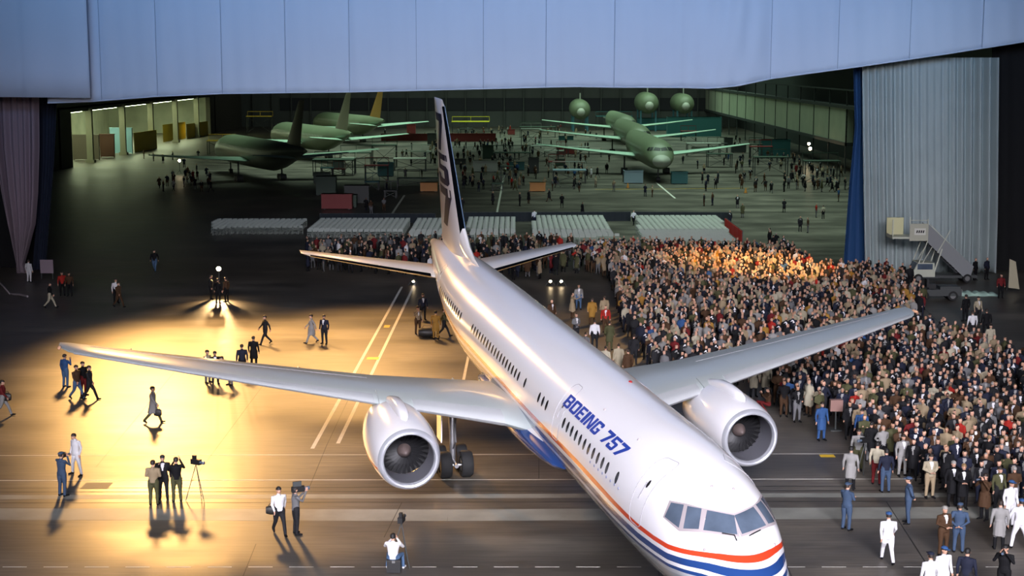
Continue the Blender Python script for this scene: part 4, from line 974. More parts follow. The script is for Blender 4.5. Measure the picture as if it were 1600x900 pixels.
def np_mesh(name, V, T, MI, mats):
    me = bpy.data.meshes.new(name); me.vertices.add(len(V)); me.vertices.foreach_set('co', V.astype(np.float32).ravel())
    me.loops.add(T.size); me.loops.foreach_set('vertex_index', T.astype(np.int32).ravel())
    k = T.shape[1]; me.polygons.add(len(T)); me.polygons.foreach_set('loop_start', np.arange(0, T.size, k, dtype=np.int32)); me.polygons.foreach_set('loop_total', np.full(len(T), k, np.int32))
    for m in mats: me.materials.append(m)
    me.polygons.foreach_set('material_index', MI.astype(np.int32)); me.update(calc_edges=True); me.validate(); return me
o = bpy.data.objects.new('crowd', np_mesh('crowd', VV, TT, MI, pal)); COL.objects.link(o)
tag(o, 'hundreds of spectators massed behind the port wing, under the tail and in the hall', 'crowd', None, 'stuff')
print('CROWD', len(crowd), 'individual', len(recs), 'fg', len(FG))
# ------------------------------------------------------------ hall furniture
# rows of white folding chairs
def chair_mb():
    mb = MB()
    mb.box(-.22, .22, -.22, .2, .43, .455); mb.box(-.22, .22, .2, .225, .56, .84)
    for s in (-1, 1):
        mb.bar((s * .21, .26, 0), (s * .21, .21, .84), .03); mb.bar((s * .19, -.25, 0), (s * .19, .15, .44), .03)
    mb.bar((-.21, -.2, .1), (.21, -.2, .1), .02); mb.bar((-.21, .25, .15), (.21, .25, .15), .02)
    return mb
M_CH = mat('white_chair_plastic', (.34, .36, .31), .5)
cme = chair_mb().mesh('folding_chair', M_CH)
SEC = [[(498, 352), (640, 352), (628, 372), (478, 372)], [(648, 352), (692, 352), (690, 378), (640, 380)], [(728, 350), (806, 350), (806, 376), (735, 378)], [(836, 349), (945, 349), (965, 380), (828, 384)], [(992, 349), (1122, 349), (1146, 388), (1005, 388)], [(335, 354), (480, 353), (470, 366), (330, 368)]]
chairs = []
secn = ['second section', 'section behind fin', 'section right of fin', 'wide centre section', 'rightmost slanted section', 'dim leftmost section']
for si, sec in enumerate(SEC):
    G = [gp(*p) for p in sec]; y0, y1 = min(g.y for g in G), max(g.y for g in G); x0, x1 = min(g.x for g in G), max(g.x for g in G)
    Y = y1; r_ = 0
    while Y > y0:
        X = x0
        while X < x1:
            u, v = pix((X, Y, 0))
            if inside(sec, u, v) and free(X, Y, .45): chairs.append((X + random.uniform(-.02, .02), Y + random.uniform(-.07, .07), si, r_))
            X += .54
        Y -= .92; r_ += 1
chairs.sort(key=lambda c: (round(c[1] / .9), c[0])); cnt = {}
def nth(n): return '%d%s' % (n, 'th' if 10 < n % 100 < 14 else {1: 'st', 2: 'nd', 3: 'rd'}.get(n % 10, 'th'))
blk = {(int(c[0]), int(c[1])) for c in crowd}
for i, (X, Y, si, r_) in enumerate(chairs[:300]):
    o = bpy.data.objects.new('folding_chair', cme); COL.objects.link(o); o.location = (X, Y, 0); o.rotation_euler.z = random.uniform(-.08, .08)
    cnt[(si, r_)] = cnt.get((si, r_), 0) + 1
    tag(o, 'white folding chair, %s from the left in %s row, %s' % (nth(cnt[(si, r_)]), nth(r_ + 1), secn[si]), 'chair', 'white folding chairs set out in rows behind the crowd')
nv = len(cme.vertices); co = np.empty(nv * 3, np.float32); cme.vertices.foreach_get('co', co); co = co.reshape(-1, 3)
tri = np.array([p.vertices[:] for p in cme.polygons], np.int32)
V = []; T = []
for i, (X, Y, si, r_) in enumerate(chairs[300:]): V.append(co + np.array([X, Y, 0])); T.append(tri + i * nv)
T = np.concatenate(T); o = bpy.data.objects.new('chair_rows', np_mesh('chair_rows', np.concatenate(V), T, np.zeros(len(T)), [M_CH])); COL.objects.link(o)
tag(o, 'remaining rows of white folding chairs farther back in the hall', 'chair', None, 'stuff')
print('CHAIRS', len(chairs))
# low dark barrier behind the chairs and red skirted platforms
M_BAR = mat('dark_barrier_cloth', (.012, .016, .02), .9); M_REDC = mat('red_bunting', (.42, .02, .015), .8)
def barrier(p0, p1, h, m, lab, cat='barrier', name='barrier'):
    a, b_ = gp(*p0), gp(*p1); d = (b_ - a); L = d.length; n = max(2, int(L / 2.5)); mb = MB()
    M = Matrix.Translation(a) @ d.to_track_quat('X', 'Z').to_matrix().to_4x4()
    root = thing(name, lab, cat, a, math.atan2(d.y, d.x))
    mb = MB(); w = max(2, int(L / .25))
    mb.loft([[(L * i / w, .05 * math.sin(i * 1.9), .04), (L * i / w, .05 * math.sin(i * 1.9), h), (L * i / w, .05 * math.sin(i * 1.9) + .03, h), (L * i / w, .05 * math.sin(i * 1.9) + .03, .04)] for i in range(w + 1)])
    mb.build('cloth_skirt', m, root)
    for i in range(n + 1): MB().box(L * i / n - .03, L * i / n + .03, .09, .15, 0, h + .03).build('post', M_BEAM, root)
    MB().box(0, L, .09, .13, h - .03, h + .02).build('rail', M_BEAM, root)
barrier((720, 347), (985, 346), 1.0, M_BAR, 'long dark skirted barrier behind the white chairs, right of the tail fin')
barrier((990, 346), (1140, 347), 1.0, M_BAR, 'dark skirted barrier behind the rightmost section of chairs')
barrier((500, 349), (680, 349), 1.0, M_BAR, 'dark skirted barrier behind the chairs left of the tail fin')
barrier((1132, 358), (1158, 379), 1.1, M_REDC, 'short red bunting at the slanted end of the chair rows')
barrier((1085, 395), (1118, 395), 1.0, M_REDC, 'red cloth panel between the crowd and the chairs')

# film lamps on stands
M_GLOW = mat('lamp_glow_warm', (1, .8, .5), .3, emis=(1.0, .62, .22), estr=260)
M_GLOW2 = mat('lamp_glow_small', (1, .8, .5), .3, emis=(1.0, .75, .45), estr=38)
def lamp(px, py, h, r_, m, lab, power=0, tgt=None, size=1.0):
    p = gp(px, py); t = thing('film_lamp', lab, 'lamp', p)
    MB().tube([(0, 0, .5), (0, 0, h - .15)], .025, 8).build('stand_pole', M_BEAM, t)
    for a in (90, 210, 330): MB().tube([(0, 0, .6), (.45 * math.cos(R(a)), .45 * math.sin(R(a)), .02)], .018, 6).build('stand_leg', M_BEAM, t)
    head = MB().lathe([(-.02, r_ * .98), (0, r_ * 1.12), (.12, r_ * 1.1), (.3, r_ * .5), (.32, .02)], (0, 0, h), 'y', 20).build('lamp_head', M_BEAM, t, True)
    MB().lathe([(.0, r_), (-.03, r_ * .6), (-.035, .01)], (0, -.01, h), 'y', 20, cap=True).build('bulb', m, head, True)
    if power: l = spot('film_lamp_light', p + Vector((0, -.12, h)), tgt, power, (1, .6, .25), 90, .8, .15)
    return t
lamp(343, 461, 1.9, .16, M_GLOW, 'bright warm film lamp on a stand glaring towards the camera at left', 3500, (-16, 70, 0))
lamp(860, 447, .35, .10, M_GLOW2, 'small floor lamp near the crowd, left one of a pair'); lamp(877, 447, .35, .10, M_GLOW2, 'small floor lamp near the crowd, right one of a pair')
lamp(1265, 262, 3.0, .26, M_GLOW2, 'bright warm lamp in front of the green mezzanine, lower one'); lamp(1263, 255, 3.2, .24, M_GLOW2, 'bright warm lamp in front of the green mezzanine, upper one')
lamp(281, 272, 2.0, .2, M_GLOW2, 'small warm lamp among silhouettes left in the hall')
lamp(646, 446, .3, .09, M_GLOW2, 'tiny lamp at the far end of the twin white lines')

# passenger stair truck by the grey curtain
M_ST = mat('stair_cream_panel', (.42, .42, .33), .5); M_STG = mat('stair_grey_panel', (.22, .23, .24), .6); M_TRIM = mat('stair_trim', (.5, .52, .42), .5)
t = thing('stair_truck', 'cream passenger stair truck parked before the grey curtain', 'airport stairs', (31.2, 110.5, 0))
# x from -2.6 (platform end) to +3.4 (foot of stairs), y depth 0..2
MB().box(-2.6, 0, 0, 1.7, 3.35, 3.5).box(-2.6, -2.55, 0, 1.7, 3.5, 3.6).build('platform', M_TRIM, t)
MB().box(-2.6, -2.52, 0, .08, 3.5, 4.8).build('post', M_TRIM, t)
MB().box(-2.6, -1.35, 1.6, 1.7, 3.5, 4.75).box(-2.62, -2.55, 1.62, 1.7, 3.5, 4.8).box(-2.6, -1.35, 1.58, 1.72, 4.72, 4.8).build('platform_screen', mat('stair_yellow_panel', (.60, .58, .33), .5), t)
pnl = MB().box(-1.3, 0.1, -.04, .02, 3.2, 4.45).box(-1.3, .1, -.05, .03, 4.42, 4.5).build('side_panel', M_ST, t)
MB().box(-.95, -.1, -.06, -.045, 3.65, 4.15).build('sign_board', mat('sign_cream', (.62, .62, .55), .5), pnl)
mb = MB()
for i, w in enumerate((.13, .13, .1, .12)):
    x = -.82 + i * .16; mb.add([(x, -.065, 3.8), (x + .1, -.065, 3.8), (x + .15, -.065, 4.0), (x + .04, -.065, 4.0)], [(0, 1, 2, 3)])
mb.build('wordmark', M_DARK, pnl)
MB().bar((-1.3, 0, 4.75), (.1, 0, 4.75), .05).bar((-1.28, 0, 4.4), (-1.28, 0, 5.0), .06).bar((.06, 0, 4.4), (.06, 0, 4.85), .06).build('handrail', M_TRIM, t)
A0, A1 = (0.1, 3.3), (3.3, .35)
for y in (-.03, 1.66):
    mb = MB(); mb.add([(A0[0], y, A0[1] - .25), (A1[0], y, A1[1] - .25), (A1[0] + .35, y, A1[1] + .9), (A0[0], y, A0[1] + 1.15), (A0[0], y + .05, A0[1] - .25), (A1[0], y + .05, A1[1] - .25), (A1[0] + .35, y + .05, A1[1] + .9), (A0[0], y + .05, A0[1] + 1.15)], [(0, 1, 2, 3), (4, 5, 6, 7), (0, 1, 5, 4), (1, 2, 6, 5), (2, 3, 7, 6), (3, 0, 4, 7)])
    mb.build('ramp_panel', M_STG, t)
mb = MB()
for i in range(15):
    f = i / 14; mb.box(A0[0] + (A1[0] - A0[0]) * f - .12, A0[0] + (A1[0] - A0[0]) * f + .12, .02, 1.66, A0[1] + (A1[1] - A0[1]) * f - .04, A0[1] + (A1[1] - A0[1]) * f)
mb.build('stair_tread', M_BEAM, t); t.children[-1]['kind'] = 'stuff'
MB().bar((.85, -.05, 2.3), (1.75, -.05, 4.0), .06).bar((.2, 0, 4.45), (3.6, 0, 1.2), .05).build('panel_rib', M_TRIM, t)
cab = MB(); cab.loft([[(-.95, y, .45), (.75, y, .45), (.75, y, .85), (.7, y, 1.0), (.68, y, 1.5), (-.55, y, 1.55), (-.8, y, 1.0), (-.98, y, .85)] for y in (0, 1.6)])
cabo = cab.build('cab', M_TRIM, t)
MB().box(-.6, .55, -.02, -.005, 1.02, 1.45).build('cab_window', M_GLASS, cabo); MB().add([(-.82, .1, 1.02), (-.82, 1.5, 1.02), (-.585, 1.5, 1.5), (-.585, .1, 1.5)], [(0, 1, 2, 3)]).build('windscreen', M_GLASS, cabo)
MB().box(-.9, 4.0, .15, 1.45, .35, .55).build('chassis', M_BEAM, t)
for x in (-.5, 3.2):
    for y in (.05, 1.45): wheel(t, (x, y, .34), .34, .22)
for y in (0, 1.6):
    MB().bar((-.5, y, 1.55), (0.1, y, 3.2), .06).bar((.6, y, .6), (1.2, y, 2.6), .09).bar((-.2, y, 1.55), (.55, y, 2.9), .05).build('lift_strut', M_TRIM, t)
# things around the stair truck
def simple(name, lab, cat, parts, loc, rz=0):
    t = thing(name, lab, cat, loc, rz)
    for pn, mb, m in parts: mb.build(pn, m, t)
    return t
p = gp(1462, 468)
t = simple('tow_tractor', 'low dark tow tractor in front of the stair truck', 'vehicle', [('body', MB().box(-1.6, 1.6, -.7, .7, .35, .8).box(.1, 1.5, -.65, .65, .8, 1.0), M_BEAM), ('seat', MB().box(-.6, -.1, -.3, .3, .8, 1.15).box(-.75, -.6, -.3, .3, .9, 1.5), M_DARK), ('head_lamp', MB().ball((1.6, -.45, .7), .12), M_CH)], p)
for x in (-1.0, 1.0):
    for y in (-.6, .6): wheel(t, (x, y, .36), .36, .22)
p = gp(1512, 461); mb = MB(); rings = []
for i in range(25):
    x = -2.0 + i / 6; z = .05 + .10 * abs(math.sin(i * .9)) + .1 * math.sin(math.pi * i / 24)
    rings.append([(x, -.7 + .1 * math.sin(i), .02), (x, -.5, z), (x, .2, z * 1.3), (x, .6 + .15 * math.cos(i * 1.3), .02)])
o = mb.loft(rings).build('ground_sheet', mat('pale_green_sheet', (.42, .60, .50), .6), None, True, p); tag(o, 'crumpled pale green sheet lying on the floor below the stair truck', 'sheet')
p = gp(1583, 456); simple('display_board', 'pale leaning triangular board at the right edge in the dark', 'board', [('board', MB().add([(-.35, 0, .3), (.45, 0, .3 - .1), (.1, .05, 2.2), (-.35, .05, 2.4), (-.35, .05, .3), (.45, .05, .2), (.1, .1, 2.2), (-.35, .1, 2.4)], [(0, 1, 2, 3), (4, 5, 6, 7), (0, 1, 5, 4), (1, 2, 6, 5), (2, 3, 7, 6), (3, 0, 4, 7)]), mat('dull_cream_board', (.4, .36, .25), .7)), ('leg', MB().bar((-.3, .1, 1.0), (-.3, .6, 0), .04), M_BEAM)], p)
P_ = gp(1563, 466); person(1563, 466, 'stand', 'maroon', 'black', 0, 'person in dark red beside the pale leaning board', lod=1, shirt=None)
for px, py, tp, lb in ((1372, 441, 'black', 'person in black before the grey curtain, left of the stair truck'), (1409, 446, 'black', 'person in black just left of the stair truck cab'), (1421, 450, 'charcoal', 'person in charcoal closest to the stair truck cab'), (1384, 438, 'maroon', 'person in dark red crouching low before the grey curtain'), (1523, 438, 'black', 'person in black at the foot of the stair ramp'), (1541, 437, 'navy', 'person in navy right of the stair ramp before the curtain')):
    person(px, py, 'stand', tp, 'black', random.uniform(-60, 60), lb, lod=1, shirt=None)

# tripods, bags and cases near the foreground people
def tripod(px, py, lab, h=1.45, cam_=True, rz=0):
    t = thing('tripod_camera' if cam_ else 'tripod', lab, 'camera', gp(px, py), R(rz))
    for a in (20, 140, 260): MB().tube([(0, 0, h), (.42 * math.cos(R(a)), .42 * math.sin(R(a)), .02)], .018, 6).build('leg', M_BEAM, t)
    if cam_:
        b_ = MB().box(-.08, .08, -.22, .2, h, h + .2).box(-.05, .05, .0, .14, h + .2, h + .34).build('camera_body', M_DARK, t)
        MB().lathe([(-.42, .05), (-.40, .065), (-.2, .05)], (0, 0, h + .1), 'y', 12, cap=True).build('lens', M_GLASS, b_, True)
    return t
tripod(308, 781, 'camera on a tripod beside the tan-vested person', 1.4, rz=60)
tripod(1350, 748, 'camera on a tan wooden tripod at the left corner of the crowd', 1.5, rz=-60)
tripod(628, 884, 'camera on a short tripod held by the seated photographer', 1.5, rz=170)
def hand_cam(px, py, z, lab, rz, big=False):
    p = gp(px, py); s = 1.0 if big else .6
    t = thing('film_camera' if big else 'hand_camera', lab, 'camera', (p.x, p.y, z), R(rz))
    b_ = MB().box(-.07 * s, .07 * s, -.2 * s, .25 * s, -.08 * s, .12 * s).build('camera_body', M_DARK, t)
    MB().lathe([(-.4 * s, .05 * s), (-.38 * s, .07 * s), (-.2 * s, .05 * s)], (0, 0, .02), 'y', 12, cap=True).build('lens', M_GLASS, b_, True)
    if big: MB().box(-.03, .03, -.1, .2, .12, .30).box(-.025, .025, -.02, .03, .08, .14).build('film_magazine', M_BEAM, b_)
hc = [(463, 835, 1.62, 'shoulder film camera held by the grey-jacketed cameraman', 115, True, .12), (98, 775, 1.55, 'hand camera raised by the guard at far left', 150, False, .22), (1567, 935, 1.55, 'hand camera held by the person in black at the bottom right', -30, False, .22), (1537, 812, 1.55, 'hand camera held by the brown leather jacket', -60, False, .22)]
for px, py, z, lab, rz, big, d in hc:
    g = gp(px, py); f = Vector((math.sin(R(rz)), -math.cos(R(rz)), 0)); q = pix((g.x + f.x * d, g.y + f.y * d, 0)); hand_cam(q[0], q[1], z, lab, rz, big)
def bag(px, py, z, w, d, h, m, lab, strap=True, name='bag'):
    p = gp(px, py); t = thing(name, lab, 'bag', (p.x, p.y, z)); mb = MB(); rings = []
    for i in range(9):
        x = -w / 2 + w * i / 8; k = .72 + .28 * math.sin(math.pi * (i + .3) / 8.6)
        rings.append([(x, d / 2 * k * math.cos(a), h / 2 + h / 2 * k * math.sin(a)) for a in [2 * math.pi * j / 12 for j in range(12)]])
    mb.loft(rings); mb.build('bag_body', m, t, True)
    MB().tube([(-w * .3, 0, h * .9), (-w * .2, 0, h * 1.15), (w * .2, 0, h * 1.15), (w * .3, 0, h * .9)], .015, 6).build('handle', M_DARK, t)
    return t
M_BAG = mat('dark_leather', (.02, .018, .016), .5)
bag(426, 835, .72, .42, .2, .34, M_BAG, 'black shoulder bag carried by the white-shirted walker')
bag(667, 527, 0, 1.0, .7, .62, M_BAG, 'large dark rounded bag standing on the golden floor below the tail')
bag(247, 662, .35, .35, .15, .35, M_BAG, 'dark case carried by the striding grey coat')
bag(12, 650, .72, .4, .2, .4, M_BAG, 'black bag hanging beside the person at the left edge')
p = gp(616, 892); simple('camera_case', 'hard black camera case the photographer sits on', 'case', [('case_body', MB().box(-.22, .22, -.25, .3, .02, .40), M_DARK), ('lid', MB().box(-.23, .23, -.26, .31, .40, .455), M_BAG), ('latch', MB().box(-.05, .05, -.27, -.25, .36, .44), M_HUB)], (p.x, p.y - .02, 0))
p = gp(1305, 672); simple('equipment_box', 'dull pink box standing on a dark stand beside the crowd', 'box', [('box_body', MB().box(-.28, .28, -.15, .15, .9, 1.42), mat('dull_pink', (.22, .12, .10), .7)), ('stand', MB().box(-.03, .03, -.03, .03, 0, .9).box(-.25, .25, -.25, .25, 0, .04), M_BEAM)], p)
# white pipes lying at the far left, mauve panel, pale box in the dark
o = MB().tube([atY(-12, 459, 108), atY(30, 460, 104), atY(43, 463, 102)], .07, 8).tube([atY(-5, 438, 108), atY(5, 447, 106), atY(16, 460, 105)], .06, 8).build('tow_bar', mat('dull_white_steel', (.35, .30, .32), .5)); tag(o, 'white forked tow bar lying at the far left edge', 'tow bar')
p = gp(74, 428 + 8); simple('notice_board', 'mauve grey square board standing in the dark right of the curtain', 'board', [('board', MB().box(-.5, .5, -.02, .02, .45, 1.5), M_PUR), ('leg', MB().box(-.45, -.4, -.02, .02, 0, .45).box(.4, .45, -.02, .02, 0, .45), M_BEAM)], p)

# ------------------------------------------------------------ unfinished airliners in the hall
M_GRN = mat('green_primer', (.15, .185, .115), .42, noise=.12, nscale=.5); M_GRW = mat('pale_green_wing', (.38, .56, .44), .4); M_NOSE = mat('pale_radome', (.36, .38, .32), .5)
fset = [[0, .04, .12, .25, .4, .6, .8, 1.05], [1.05, 1.3, 1.6, 1.9, 2.3, 2.75, 3.4, 4.4, 5.8, 7.5, 15, 23, 31, 34, 37, 40, 43, 45.5, 46.96]]
def rr(s): return [(x, y, z) for x, y, z in ring(s, 32)]
me_n = MB().loft([rr(s) for s in fset[0]]).mesh('radome', M_NOSE, True); me_f = MB().loft([rr(s) for s in fset[1]]).mesh('fuselage', M_GRN, True)
def wing_me(sg):
    return MB().loft([wing_sec(y, sg, LE(y), TE(y), ZW(y), 1.1) for y in (1.2, 2.6, 6.6, 12, 18.9)]).mesh('wing', M_GRW, True)
def stab_me(sg): return MB().loft([wing_sec(y, sg, 39.75 + (y - .6) * .635, 44.3 + (y - .6) * .2, 4.86 + .105 * (y - 1), .85) for y in (.6, 3, 7.5)]).mesh('tailplane', M_GRW, True)
me_w = {s: wing_me(s) for s in (1, -1)}; me_s = {s: stab_me(s) for s in (1, -1)}
me_fin = MB().loft([fin_sec(z, le, te, .85) for z, le, te in FZ]).mesh('tail_fin', M_GRN, True)
mb = MB()
for q in PN:
    for mir in (False, True): quad_decal(mb, q, .02, 3, 3, mir)
me_cp = mb.mesh('cockpit_window', M_DARK)
mb = MB()
for i in range(60):
    s = 8 + i * .5
    for sg in (1, -1): y = 1.99 * sg; mb.add([(s - 23 - .1, y - .02 * sg, 4.75), (s - 23 + .1, y - .02 * sg, 4.75), (s - 23 + .1, y - .08 * sg, 5.1), (s - 23 - .1, y - .08 * sg, 5.1)], [(0, 1, 2, 3)])
me_cw = mb.mesh('window_row', M_NOSE)
me_g = {s: MB().tube([(0.1, 3.66 * s, .4), (.2, 3.66 * s, 3.2)], .14, 8).lathe([(-.5, .3), (-.5, .5), (.5, .5), (.5, .3)], (-.5, 3.66 * s, .5), 'y', 14, cap=True).lathe([(-.5, .3), (-.5, .5), (.5, .5), (.5, .3)], (.7, 3.66 * s, .5), 'y', 14, cap=True).mesh('main_gear', M_BEAM) for s in (1, -1)}
me_ng = MB().tube([(-17.9, 0, .4), (-17.9, 0, 2.4)], .12, 8).lathe([(-.3, .2), (-.3, .4), (.3, .4), (.3, .2)], (-17.9, 0, .4), 'y', 14, cap=True).mesh('nose_gear', M_BEAM)
def mobj(name, me, parent, label=None):
    o = bpy.data.objects.new(name, me); COL.objects.link(o); o.parent = parent
    if label: o['label'] = label
    return o
def far_plane(cx, cy, head, sc_, lab, wings=True, fin=True, stab=True, fuslen=None, zoff=0.0, finmat=None):
    """cx,cy: floor point under station 23; head: compass of the tail direction in degrees from +Y to the left"""
    t = thing('unfinished_airliner', lab, 'airplane', (cx, cy, zoff), R(90) + R(head)); t.scale = (sc_,) * 3
    t['group'] = 'unfinished airliners in the assembly hall'
    f = mobj('fuselage', me_f, t); nz = mobj('radome', me_n, t, 'paler nose cone'); mobj('cockpit_window', me_cp, f); mobj('window_row', me_cw, f)['kind'] = 'stuff'
    for q in (f, nz): q.scale = (1, 1.32, 1.22); q.location.z = -.75
    if wings:
        for s in (1, -1): mobj('wing', me_w[s], t)
    if stab:
        for s in (1, -1): mobj('tailplane', me_s[s], t)
    if fin:
        o = mobj('tail_fin', me_fin if not finmat else me_fin.copy(), t)
        if finmat: o.data.materials[0] = finmat
    for s in (1, -1): mobj('main_gear', me_g[s], t)
    mobj('nose_gear', me_ng, t)
    return t
S = .86
far_plane(20.0, 202 + 23 * S, 1.5, S, 'green primer airliner nearest on the right, pale nose towards the camera', fin=False, stab=False)
far_plane(21.4, 250 + 23 * S, 1.5, S, 'second green airliner in the right line, directly behind the nearest one', fin=False, stab=False)
far_plane(22.8, 297 + 23 * S, 1.5, S, 'third green airliner, farthest of the right line', fin=False, stab=False)
M_OF = mat('orange_fin', (.40, .20, .03), .5); M_BF = mat('bare_fin', (.15, .13, .09), .5)
for tx, ty, lab, fm in ((-26.5, 190, 'green airliner nearest on the left, dark tail fin towards the middle', M_BF), (-25.5, 236, 'second green airliner on the left with bronze fin, behind the nearest', M_BF), (-25.0, 290, 'third green airliner on the left with orange fin, farthest', M_OF)):
    h = 26; far_plane(tx - math.sin(R(h)) * 24 * S, ty + math.cos(R(h)) * 24 * S, 180 + h, S, lab, finmat=fm)
# parts of fuselages on stands at the back
M_STD = mat('blue_stand', (.05, .16, .20), .6)
for px, py, rad, lab in ((908, 172, 16, 'round green nose section on a stand left of the airliner line'), (1015, 162, 17, 'green nose section on a stand right of the airliner line, left of two'), (1072, 163, 16, 'green nose section on a stand right of the airliner line, right of two')):
    Y = 356; p = atY(px, py, Y); r_ = rad / FPX * Y * .98; t = thing('nose_section', lab, 'fuselage section', (p.x, Y, 0))
    MB().lathe([(0, .1), (.15, r_ * .35), (.6, r_ * .62), (1.4, r_ * .82), (2.6, r_ * .95), (4, r_), (14, r_)], (0, 0, p.z), 'y', 28, cap=True).build('section_shell', M_GRN, t, True)
    MB().ball((0, .35, p.z - .2 * r_), r_ * .42).build('radome', M_NOSE, t, True)
    for x in (-r_ * .7, r_ * .7):
        for y in (3, 12): MB().box(x - .2, x + .2, y - .2, y + .2, 0, p.z - r_ * .68).build('stand_leg', M_STD, t)
    MB().tube([(0, 6, p.z + r_), (0, 6, p.z + r_ + 1.5)], .15, 6).build('lifting_post', M_NOSE, t)
# work platforms, docks, benches, vehicles on the hall floor
def dock(px, py, w, h, d, m, lab, name='work_platform', cat='work stand', top=None, box=False):
    p = gp(px, py); t = thing(name, lab, cat, p)
    if box:
        MB().box(-w / 2, w / 2, 0, d, .1, h).box(-w / 2 - .05, w / 2 + .05, -.05, d + .05, h - .1, h).build('body', m, t)
        for x in (-w * .4, w * .4): MB().box(x - .1, x + .1, .1, d - .1, 0, .12).build('foot', M_BEAM, t)
        return t
    MB().box(-w / 2, w / 2, 0, d, h - .15, h).build('deck', top or m, t)
    for x in (-w / 2 + .1, w / 2 - .1):
        for y in (.1, d - .1): MB().box(x - .06, x + .06, y - .06, y + .06, 0, h - .15).build('leg', M_BEAM, t)
    MB().box(-w / 2, w / 2, d - .05, d, h + .95, h + 1.05).box(-w / 2, -w / 2 + .06, d - .05, d, h, h + 1).box(w / 2 - .06, w / 2, d - .05, d, h, h + 1).box(-.03, .03, d - .05, d, h, h + 1).build('guard_rail', m, t)
    MB().bar((-w / 2 + .1, 0.05, .1), (w / 2 - .1, .05, h - .2), .06).bar((w / 2 - .1, 0.05, .1), (-w / 2 + .1, .05, h - .2), .06).build('brace', M_BEAM, t)
    return t
M_BL = mat('pale_blue_paint', (.24, .36, .42), .5); M_ORG = mat('orange_paint', (.50, .20, .03), .5); M_TEAL = mat('teal_paint', (.03, .13, .14), .6); M_DG = mat('dark_green_paint', (.04, .07, .05), .6); M_PG = mat('pale_grey_paint', (.42, .46, .40), .5); M_YW = mat('bright_yellow_paint', (.62, .58, .03), .5); M_RD = mat('dull_red_paint', (.22, .03, .03), .6)
dock(890, 287, 4.6, 1.9, 2.0, M_PG, 'pale slatted work table left of the nearest green airliner', top=M_BL)
dock(990, 287, 2.6, 1.8, 1.5, M_BL, 'pale blue cabinet beside the nose of the nearest green airliner', 'tool_cabinet', 'cabinet', box=True)
dock(1062, 288, 2.2, 1.7, 1.5, M_TEAL, 'dark teal box right of the nearest airliner nose', 'tool_cabinet', 'cabinet', box=True)
dock(840, 300, 2.0, 1.2, 1.2, M_ORG, 'orange cart on the hall floor left of the work table', 'tool_cart', 'cart', box=True)
dock(670, 300, 2.2, 1.2, 1.4, M_ORG, 'orange cart left of the tail fin in the hall', 'tool_cart', 'cart', box=True)
dock(735, 207, 9, 2.6, 4, M_YW, 'bright yellow platform right of the tail fin top', 'work_platform', 'work stand', top=M_YW)
dock(850, 252, 5, 2.6, 2, M_PG, 'pale stand under the port side wing tips of the right line')
dock(1100, 245, 6, 2.4, 2, M_PG, 'pale stand below the right wing of the nearest green airliner')
dock(1125, 262, 4, 2.2, 2, M_DG, 'dark stand with raised post right of the nearest green airliner')
dock(960, 203, 9, 3.4, 3, M_TEAL, 'wide teal dock behind the first airliner', top=M_TEAL); dock(1085, 214, 12, 4.4, 3, M_TEAL, 'long teal dock behind the right wings', 'work_dock', 'work stand', box=True)
dock(1035, 204, 12, 3.0, 3, M_TEAL, 'teal wall-like dock below the right nose sections', 'work_dock', 'work stand', box=True)
dock(840, 215, 8, 2.4, 2, M_DG, 'dark green stand left of the right line wings'); dock(830, 232, 4, 3.8, 2, M_PG, 'tall pale stand at the left wing tips of the right line')
dock(640, 268, 5, 2.0, 2, M_PG, 'pale covered assembly left of the tail fin'); dock(655, 292, 6, 1.2, 1.5, M_DG, 'low dark bench left of the tail fin')
dock(730, 222, 12, 1.8, 1, M_RD, 'long dull red bench behind the tail fin', 'work_bench', 'bench', box=True); dock(640, 221, 12, 1.6, 1, M_RD, 'dull red bench left of the tail fin top', 'work_bench', 'bench', box=True)
dock(600, 262, 4, 3.6, 2, M_DG, 'dark angled stand under the left green wings'); dock(520, 275, 6, 2.4, 3, M_DG, 'dark dock below the nearest left airliner'); dock(555, 262, 5, 2.4, 2, M_DG, 'dark dock behind the nearest left airliner')
dock(345, 242, 5, 2.6, 2, M_YP, 'yellow-edged stand near the nearest left airliner nose'); dock(405, 208, 6, 4, 2, M_YP, 'ochre stand between the left airliners')
dock(800, 262, 6, 2.4, 2, M_DG, 'dark bench crowd stand right of the tail fin', 'work_bench'); dock(1205, 275, 5, 2.8, 2, M_DG, 'dark stand before the green mezzanine'); dock(1212, 247, 5, 3.2, 3, M_TEAL, 'teal dock before the green mezzanine', 'work_dock', 'work stand', box=True)
dock(1285, 285, 5, 3.0, 2, M_DG, 'dark stand next to the royal blue curtain edge')
rnd = random.Random(3); PLACED = []; used_l = set(); HC = [(c[0], c[1]) for c in crowd if c[4] == 'H']
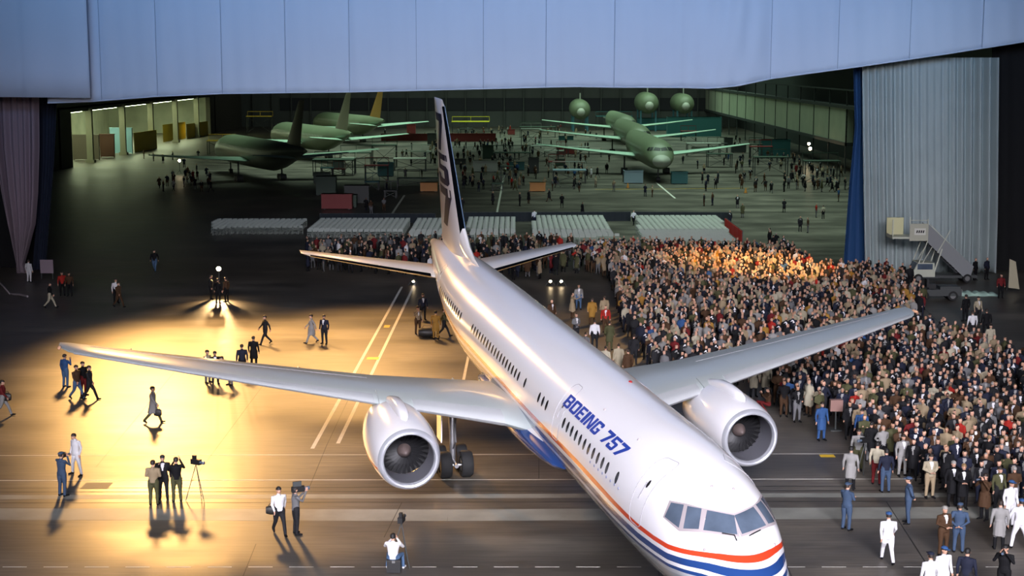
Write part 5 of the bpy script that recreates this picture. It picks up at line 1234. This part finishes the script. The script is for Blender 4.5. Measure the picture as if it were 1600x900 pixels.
for i in range(110):
    px, py = rnd.choice([(rnd.uniform(800, 950), rnd.uniform(212, 285)), (rnd.uniform(1060, 1320), rnd.uniform(205, 270)), (rnd.uniform(610, 800), rnd.uniform(206, 300)), (rnd.uniform(500, 620), rnd.uniform(262, 330))])
    g = gp(px, py); w = rnd.uniform(1.5, 4)
    if g.x + w > 48 or not free(g.x, g.y, w * .6 + 1) or any(abs(g.x - q[0].x) < q[1] + w * .6 and abs(g.y - q[0].y) < q[1] + 1.5 for q in OBST): continue
    if 13 < g.x < 27 and g.y > 195 : continue
    if any(abs(g.x - a) < w / 2 + b_ / 2 + .4 and abs(g.y - c) < 2 for a, c, b_ in PLACED) or any(abs(g.x - a) < w / 2 + .5 and -.6 < c - g.y < 2 for a, c in HC): continue
    m_ = rnd.choice([M_DG, M_BEAM, M_PG, M_TEAL, M_DG, M_BEAM, M_RD]); kind_ = rnd.random() < .5
    nm = {M_DG: 'dark green', M_BEAM: 'dark grey', M_PG: 'pale grey', M_TEAL: 'teal', M_RD: 'dull red'}[m_]; wh = 'left of the fin' if px < 700 else 'right of the fin' if px < 810 else 'left of the green airliners' if px < 980 else 'by the mezzanine'
    h_ = rnd.uniform(.9, 2.6); ad = ('low' if h_ < 1.5 else 'tall') + (' narrow' if w < 2.4 else ' wide'); dp = 'near' if py > 262 else 'midway' if py > 232 else 'far'
    lab = '%s %s %s %s, %s in the hall' % (ad, nm, 'tool box' if kind_ else 'work stand', wh, dp)
    if lab in used_l: continue
    used_l.add(lab); PLACED.append((g.x, g.y, w))
    t = dock(px, py, w, h_, 1.4, m_, lab, 'tool_box' if kind_ else 'work_stand', 'tool box' if kind_ else 'work stand', box=kind_); t['group'] = 'small stands and boxes on the hall floor'
def cone(px, py, lab):
    p = gp(px, py); t = thing('traffic_cone', lab, 'cone', p); MB().lathe([(0.04, .2), (.7, .04)], (0, 0, 0), 'z', 12, cap=True).build('cone_body', M_ORG, t, True); MB().box(-.25, .25, -.25, .25, 0, .05).build('cone_base', M_DARK, t)
cone(981, 294, 'orange cone left of the nearest airliner nose'); cone(1165, 302, 'orange cone at the right of the hall floor')
